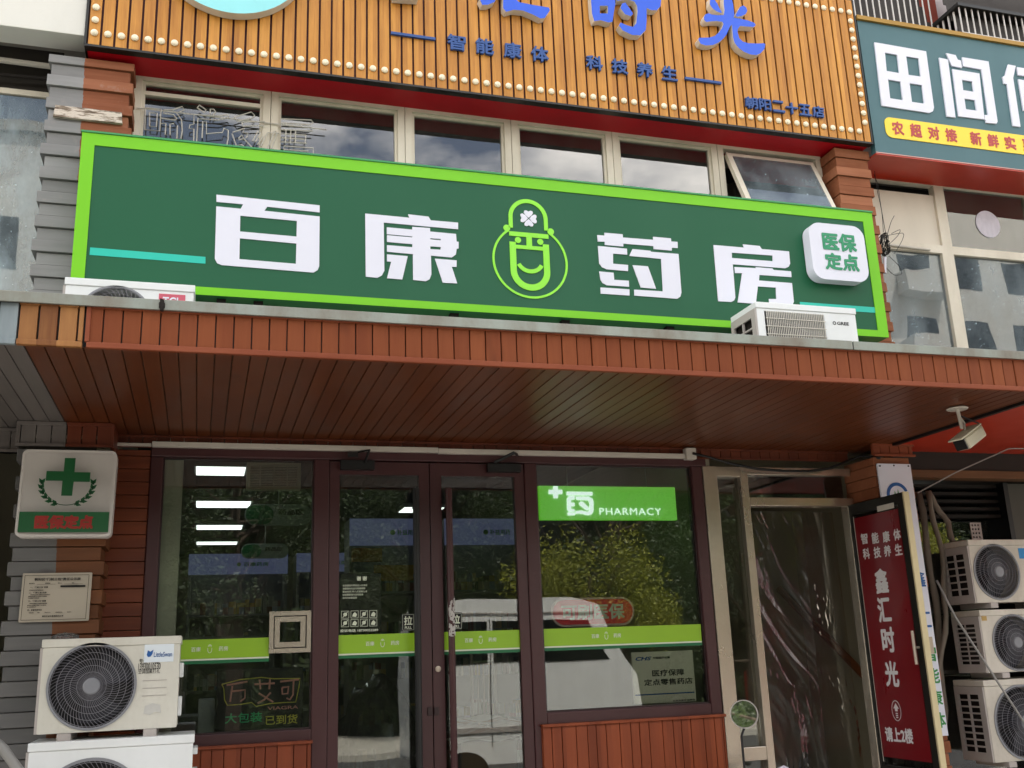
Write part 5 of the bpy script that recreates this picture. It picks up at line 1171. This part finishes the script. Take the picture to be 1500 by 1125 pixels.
p = at(325, 932, 1.0); tag(MB().box(p.x-.35, p.x+.35, .9, 1.35, p.z-.03, p.z).box(p.x-.33, p.x-.29, .92, 1.30, .05, p.z-.031).box(p.x+.29, p.x+.33, .92, 1.30, .05, p.z-.031).build('desk', 'floor_in', None), 'grey desk carrying the paper cup behind the left display window', 'desk')

# ================================================================== FOREGROUND SCOOTER (only mirror and hand guard reach the picture)
sct = thing('electric_scooter', 'parked scooter whose round mirror shows before the steel door frame', 'scooter', (3.2, -1.0, 0))
mc = at(1090, 1046, -.45)
nrm = (CAM-mc).normalized()*1.0+Vector((-.45, -.55, .14)).normalized()*.55; nrm.normalize()
ux = nrm.cross(Vector((0, 0, 1))).normalized(); uz = ux.cross(nrm)
def disc(mb, c, r, t0, t1, n_=32):
    vs = [c+ux*r*cos(2*pi*k/n_)+uz*r*sin(2*pi*k/n_)+nrm*t for t in (t0, t1) for k in range(n_)]
    return mb.add(vs, [tuple(range(n_)), tuple(range(n_, 2*n_))]+[(k, (k+1) % n_, n_+(k+1) % n_, n_+k) for k in range(n_)])
hb = Vector((mc.x-.03, -.45, mc.z-.38))
mh = disc(disc(MB(), mc, .080, -.03, -.004), mc, .080, -.004, .002).build('mirror', 'acside', sct, smooth=False)
MB().tube([mc-nrm*.02-Vector((0, 0, .06)), mc+Vector((-.03, .0, -.12)), hb], .007, 8).build('mirror_stem', 'black', mh)
disc(MB(), mc, .074, .0022, .004).build('mirror_glass', 'mirror', mh)
MB().tube([hb+Vector((-.05, -.06, 0)), hb, hb+Vector((.12, .10, .04)), hb+Vector((.42, .10, .04)), hb+Vector((.54, .0, 0)), hb+Vector((.59, -.06, 0))], .013, 8).build('handlebar', 'black', sct)
g = at(1141, 1119, -.75)
vs = [(g.x-.075, -.78, g.z-.05), (g.x, -.80, g.z), (g.x+.035, -.79, g.z-.015), (g.x+.09, -.76, g.z-.06), (g.x+.09, -.70, g.z-.20), (g.x-.07, -.72, g.z-.20)]
vs2 = [(x, y+.10, z-.03) for x, y, z in vs]
MB().add(vs+vs2, [(0, 1, 2, 3, 4, 5), (11, 10, 9, 8, 7, 6)]+[(i, (i+1) % 6, 6+(i+1) % 6, 6+i) for i in range(6)]).build('hand_guard', paint('pale lilac cover', 'D8D0E0', .5, .3, .05), sct, bevel=.008)
cx_ = hb.x+.27
MB().tube([(cx_, -.53, hb.z+.03), (cx_, -.45, .55), (cx_, -.35, .22)], [.05, .06, .035], 10).build('steering_column', 'maroon_d', sct)
MB().add([(cx_-.17, -.51, .72), (cx_+.17, -.51, .72), (cx_+.19, -.45, .35), (cx_-.19, -.45, .35), (cx_-.12, -.41, .72), (cx_+.12, -.41, .72), (cx_+.12, -.35, .35), (cx_-.12, -.35, .35)], F6 and [(0, 1, 2, 3), (5, 4, 7, 6), (0, 4, 5, 1), (1, 5, 6, 2), (2, 6, 7, 3), (3, 7, 4, 0)]).build('front_shield', 'maroon', sct, bevel=.02)
MB().box(cx_-.15, cx_+.15, -1.25, -.51, .20, .28).build('footboard', 'black', sct, bevel=.02)
MB().box(cx_-.14, cx_+.14, -1.75, -1.10, .35, .57).build('body', 'maroon', sct, bevel=.05)
MB().box(cx_-.13, cx_+.13, -1.77, -1.07, .575, .65).build('seat', 'black', sct, bevel=.03)
for y in (-.33, -1.57): MB().lathe((cx_, y, .08), [(.11, -.05), (.20, -.045), (.21, 0), (.20, .045), (.11, .05)], 'x', 28).build('wheel', 'black', sct)
# pale tarpaulin edge at the bottom left corner
p = [at(-40, 1060, -.9), at(4, 1096, -.9), at(32, 1135, -.9), at(40, 1200, -.9)]
tag(MB().tube(p, [.02, .022, .022, .022], 10).build('plastic_pipe', paint('dull grey pipe', '8A8884', .5, .4, .2), None, smooth=True), 'dull grey pipe crossing the bottom left corner before the air conditioners', 'pipe')

# ================================================================== ACROSS THE STREET (mirrored in the glass)
van = thing('white_van', 'short white minivan parked across the street, mirrored in the shop glass', 'van', (4.1, -7.4, -.126))
prof = [(2.62, .25), (2.60, 1.25), (2.64, 1.95), (2.74, 2.16), (3.2, 2.22), (4.62, 2.22), (4.95, 2.12), (5.28, 1.42), (5.42, 1.22), (5.48, .85), (5.48, .25)]
shape(MB(), [prof], -8.1, -6.62).build('body', paint('white car paint', 'F0F0EE', .2, .6, .03), van, bevel=.06)
gm = paint('dark car glass', '14181A', .05, .8, 0)
for y in (-6.615, -8.105):
    for lp in ([(2.76, 1.42), (3.42, 1.42), (3.42, 1.92), (2.78, 1.92)], [(3.5, 1.42), (4.12, 1.42), (4.12, 1.93), (3.5, 1.93)], [(4.2, 1.42), (5.08, 1.42), (4.80, 1.93), (4.2, 1.93)]):
        shape(MB(), [lp], y-.006, y+.006).build('window', gm, van)
MB().add([(4.985, -6.75, 2.02), (4.985, -7.97, 2.02), (5.25, -7.97, 1.46), (5.25, -6.75, 1.46), (5.015, -6.75, 2.03), (5.015, -7.97, 2.03), (5.29, -7.97, 1.47), (5.29, -6.75, 1.47)], [(0, 1, 2, 3), (7, 6, 5, 4), (0, 4, 5, 1), (1, 5, 6, 2), (2, 6, 7, 3), (3, 7, 4, 0)]).build('windscreen', gm, van)
for x in (3.15, 4.9):
    for y in (-6.70, -8.02): MB().lathe((x, y, .15), [(.16, -.09), (.26, -.085), (.275, 0), (.26, .085), (.16, .09)], 'y', 28).build('wheel', 'black', van)
MB().box(2.62, 5.46, -6.612, -6.600, .62, .68).box(2.65, 4.9, -6.612, -6.600, 2.02, 2.035).build('side_moulding', 'acside', van)
mb = MB()
for x in (3.46, 4.16): mb.box(x-.004, x+.004, -6.6195, -6.6125, .45, 1.95)
mb.build('door_gap', 'black', van)
car = thing('red_car', 'red hatchback far across the street, mirrored at the edge of the right window', 'car', (14.3, -15.0, -.126))
ca = 12.1
prof = [(ca, .2), (ca, .95), (ca+.35, 1.05), (ca+1, 1.55), (ca+2.6, 1.6), (ca+3.4, 1.1), (ca+4.1, .95), (ca+4.15, .2)]
shape(MB(), [prof], -15.8, -14.2).build('body', paint('red car paint', 'A82018', .15, .6, .03), car, bevel=.06)
for y in (-14.195, -15.805): shape(MB(), [[(ca+.75, 1.08), (ca+2.9, 1.1), (ca+2.5, 1.5), (ca+1.1, 1.48)]], y-.006, y+.006).build('window', gm, car)
for x in (ca+.75, ca+3.3):
    for y in (-14.28, -15.72): MB().lathe((x, y, .16), [(.16, -.08), (.28, -.075), (.29, 0), (.28, .075), (.16, .08)], 'y', 24).build('wheel', 'black', car)
def leaf_mat(name, c1, c2):
    m = NT(name); n1 = m.noise((1, 1, 1), 1.3, 3); n2 = m.noise((1, 1, 1), 14, 2)
    c = m.ramp(m.math('ADD', m.math('MULTIPLY', n1, .6), m.math('MULTIPLY', n2, .4)), [(.3, c1), (.7, c2)]); m.col(c); m.set(Roughness=.5)
    t = m.n('BsdfTranslucent'); m.l(c, t.inputs[0]); x = m.n('MixShader'); x.inputs[0].default_value = .3; m.l(m.b.outputs[0], x.inputs[1]); m.l(t.outputs[0], x.inputs[2]); m.l(x.outputs[0], m.out.inputs[0]); return m.m
M['leafA'] = leaf_mat('yellow green leaves', '66701E', 'A6A43A'); M['leafB'] = leaf_mat('mid green leaves', '2A3A1E', '4A5A30')
M['leafC'] = leaf_mat('dark screen leaves', '20281A', '424C2E')
M['bark'] = paint('bark', '4A4036', .9, .2, .3, bump=.4)
def tree(name, x, y, h, cz, rx, rz, mat, label, seed, n_=5200, ls=.10):
    random.seed(seed); t = thing(name, label, 'tree', (x, y, -.13), 'street trees mirrored in the shop glass')
    mb = MB(); mb.tube([(x, y, -.15), (x+.05, y, h*.25), (x-.05, y+.05, h*.5), (x, y, h*.8)], [.16, .13, .10, .03], 10)
    cl = []
    for k in range(26):
        a = random.uniform(0, 6.28); e = random.uniform(-.9, 1); rr = random.uniform(.45, 1.0)
        c = Vector((x+rx*rr*cos(a)*math.sqrt(1-e*e*.8), y+rx*rr*sin(a)*math.sqrt(1-e*e*.8), cz+rz*e*rr)); cl.append((c, random.uniform(.3, .6)*rx*.62))
        mb.tube([(x, y, min(c.z, h*.75)*random.uniform(.55, .8)), ((x+c.x)/2, (y+c.y)/2, c.z*.8), c], [.05, .03, .008], 6)
    mb.build('trunk', 'bark', t)
    vs = []; fs = []
    for i in range(n_):
        c, r = random.choice(cl); d_ = Vector((random.gauss(0, 1), random.gauss(0, 1), random.gauss(0, 1))).normalized(); p = c+d_*r*random.random()**.4
        a1_ = Vector((random.gauss(0, 1), random.gauss(0, 1), random.gauss(0, .6))).normalized(); b1 = a1_.cross(Vector((random.gauss(0, 1), random.gauss(0, 1), random.gauss(0, 1)))).normalized(); s = ls*random.uniform(.6, 1.3)
        o = len(vs); vs += [p-a1_*s, p+b1*s*.38, p+a1_*s, p-b1*s*.38]; fs.append((o, o+1, o+2, o+3))
    MB().add(vs, fs).build('crown', mat, t); return t
tA = tree('street_tree', 6.9, -12.0, 3.6, 2.55, 1.8, .85, 'leafA', 'low yellow green tree behind the van, mirrored in the right window', 31, 12000, .045)
tB = tree('street_tree', 8.2, -14.0, 7.0, 4.0, 2.6, 2.9, 'leafB', 'tall mid green tree mirrored at the right of the right window', 32, 22000, .055)
tC = tree('street_tree', .6, -14.4, 7.5, 4.0, 2.7, 2.9, 'leafB', 'tall mid green tree mirrored in the left display window', 33, 22000, .055)
for src, x, y, s_, rz, lab in ((tB, 4.9, -16.2, 1.05, 1.0, 'tall green tree behind the low yellow green one'), (tC, -3.2, -15.0, .95, 2.0, 'green tree across the street left of the mirrored window tree'), (tB, -7.4, -15.6, 1.0, 4.0, 'green tree across the street at the far left'),
     (tC, 12.0, -15.2, 1.0, 5.0, 'tall green tree across the street right of the red car'), (tA, 14.5, -13.0, 1.2, 3.0, 'yellow green tree farthest right across the street'), (tB, 17.0, -16.0, 1.0, .5, 'tall green tree at the right end of the hedge')):
    c = dup(src, lab, (x, y, -.13)); c.scale = (s_, s_, s_); c.rotation_euler = (0, 0, rz)
def hedge(x0, x1, y, h, n_, mat, label, seed, ls):  # leaf screens added out of view to darken the mirrored street
    random.seed(seed); hd = thing('hedge', label, 'hedge', ((x0+x1)/2, y, -.1), 'leaf screens added to darken the mirrored street')
    MB().box(x0, x1, y-.8, y-.15, -.1, h-.5).build('core', paint('dark blocking core', '141A0E', .9, .1, .1), hd)  # opaque dark box added to block the bright background in reflections
    vs = []; fs = []; ph = [random.uniform(0, 6) for _ in range(6)]
    for i in range(n_):
        x = random.uniform(x0, x1); top = h*(.86+.10*sin(x*1.3+ph[0])+.07*sin(x*3.1+ph[1])); z = random.uniform(-.1, top)
        bul = .45*sin(x*2.3+ph[2])*sin(z*1.7+ph[3])+.3*sin(x*5.1+z*2+ph[4])
        p = Vector((x, y+bul+random.uniform(-.2, .2), z)); g3 = lambda: Vector((random.gauss(0, 1), random.gauss(0, 1), random.gauss(0, 1)))
        a1_ = g3().normalized(); b1 = a1_.cross(g3()).normalized(); s = ls*random.uniform(.5, 1.2)
        o = len(vs); vs += [p-a1_*s, p+b1*s*.45, p+a1_*s, p-b1*s*.45]; fs.append((o, o+1, o+2, o+3))
    MB().add(vs, fs).build('leaves', mat, hd)
hedge(-18, 26, -16.9, 2.6, 26000, 'leafB', 'long dark clipped hedge added across the street to darken the window reflections', 77, .13)
hedge(-20, 30, -19.5, 7.0, 60000, 'leafC', 'tall dense leaf screen added behind the clipped hedge to darken the window reflections', 78, .11)
def flats(x0, x1, y, h, mat, label, balc=True):
    t = thing('apartment_block', label, 'building', ((x0+x1)/2, y, -.13), 'apartment blocks across the street')
    MB().box(x0, x1, y-9, y, -.13, h).build('wall', mat, t)
    MB().box(x0-.2, x1+.2, y-9.2, y+.2, h, h+.35).build('roof', 'wall', t)
    proto = bp = None; fl = int((h-1)/2.9); nx_ = int((x1-x0)/2.6)
    for j in range(min(fl, 9)):
        for i in range(min(nx_, 7)):
            x = x0+1.3+i*(x1-x0-2.6)/max(1, min(nx_, 7)-1); z = 1.2+j*2.9
            if proto is None: proto = MB().box(x-.7, x+.7, y-.02, y+.02, z, z+1.5).build('window', gm, t); px_, pz_ = x, z
            else: c = proto.copy(); COL.objects.link(c); c.location = proto.location+Vector((x-px_, 0, z-pz_))
            if balc and i % 3 == 1 and j:
                if bp is None: bp = MB().box(x-1.1, x+1.1, y+.021, y+.9, z-.5, z+.45).box(x-1.15, x+1.15, y+.021, y+.95, z-.56, z-.501).build('balcony', 'whitewall', t); bx_, bz_ = x, z
                else: c = bp.copy(); COL.objects.link(c); c.location = bp.location+Vector((x-bx_, 0, z-bz_))
flats(-24, -5.0, -24, 17, 'whitewall', 'white apartment block with balconies mirrored in the milky left window')
flats(24, 40, -27, 20, 'whitewall', 'pale apartment block mirrored in the right hand windows')
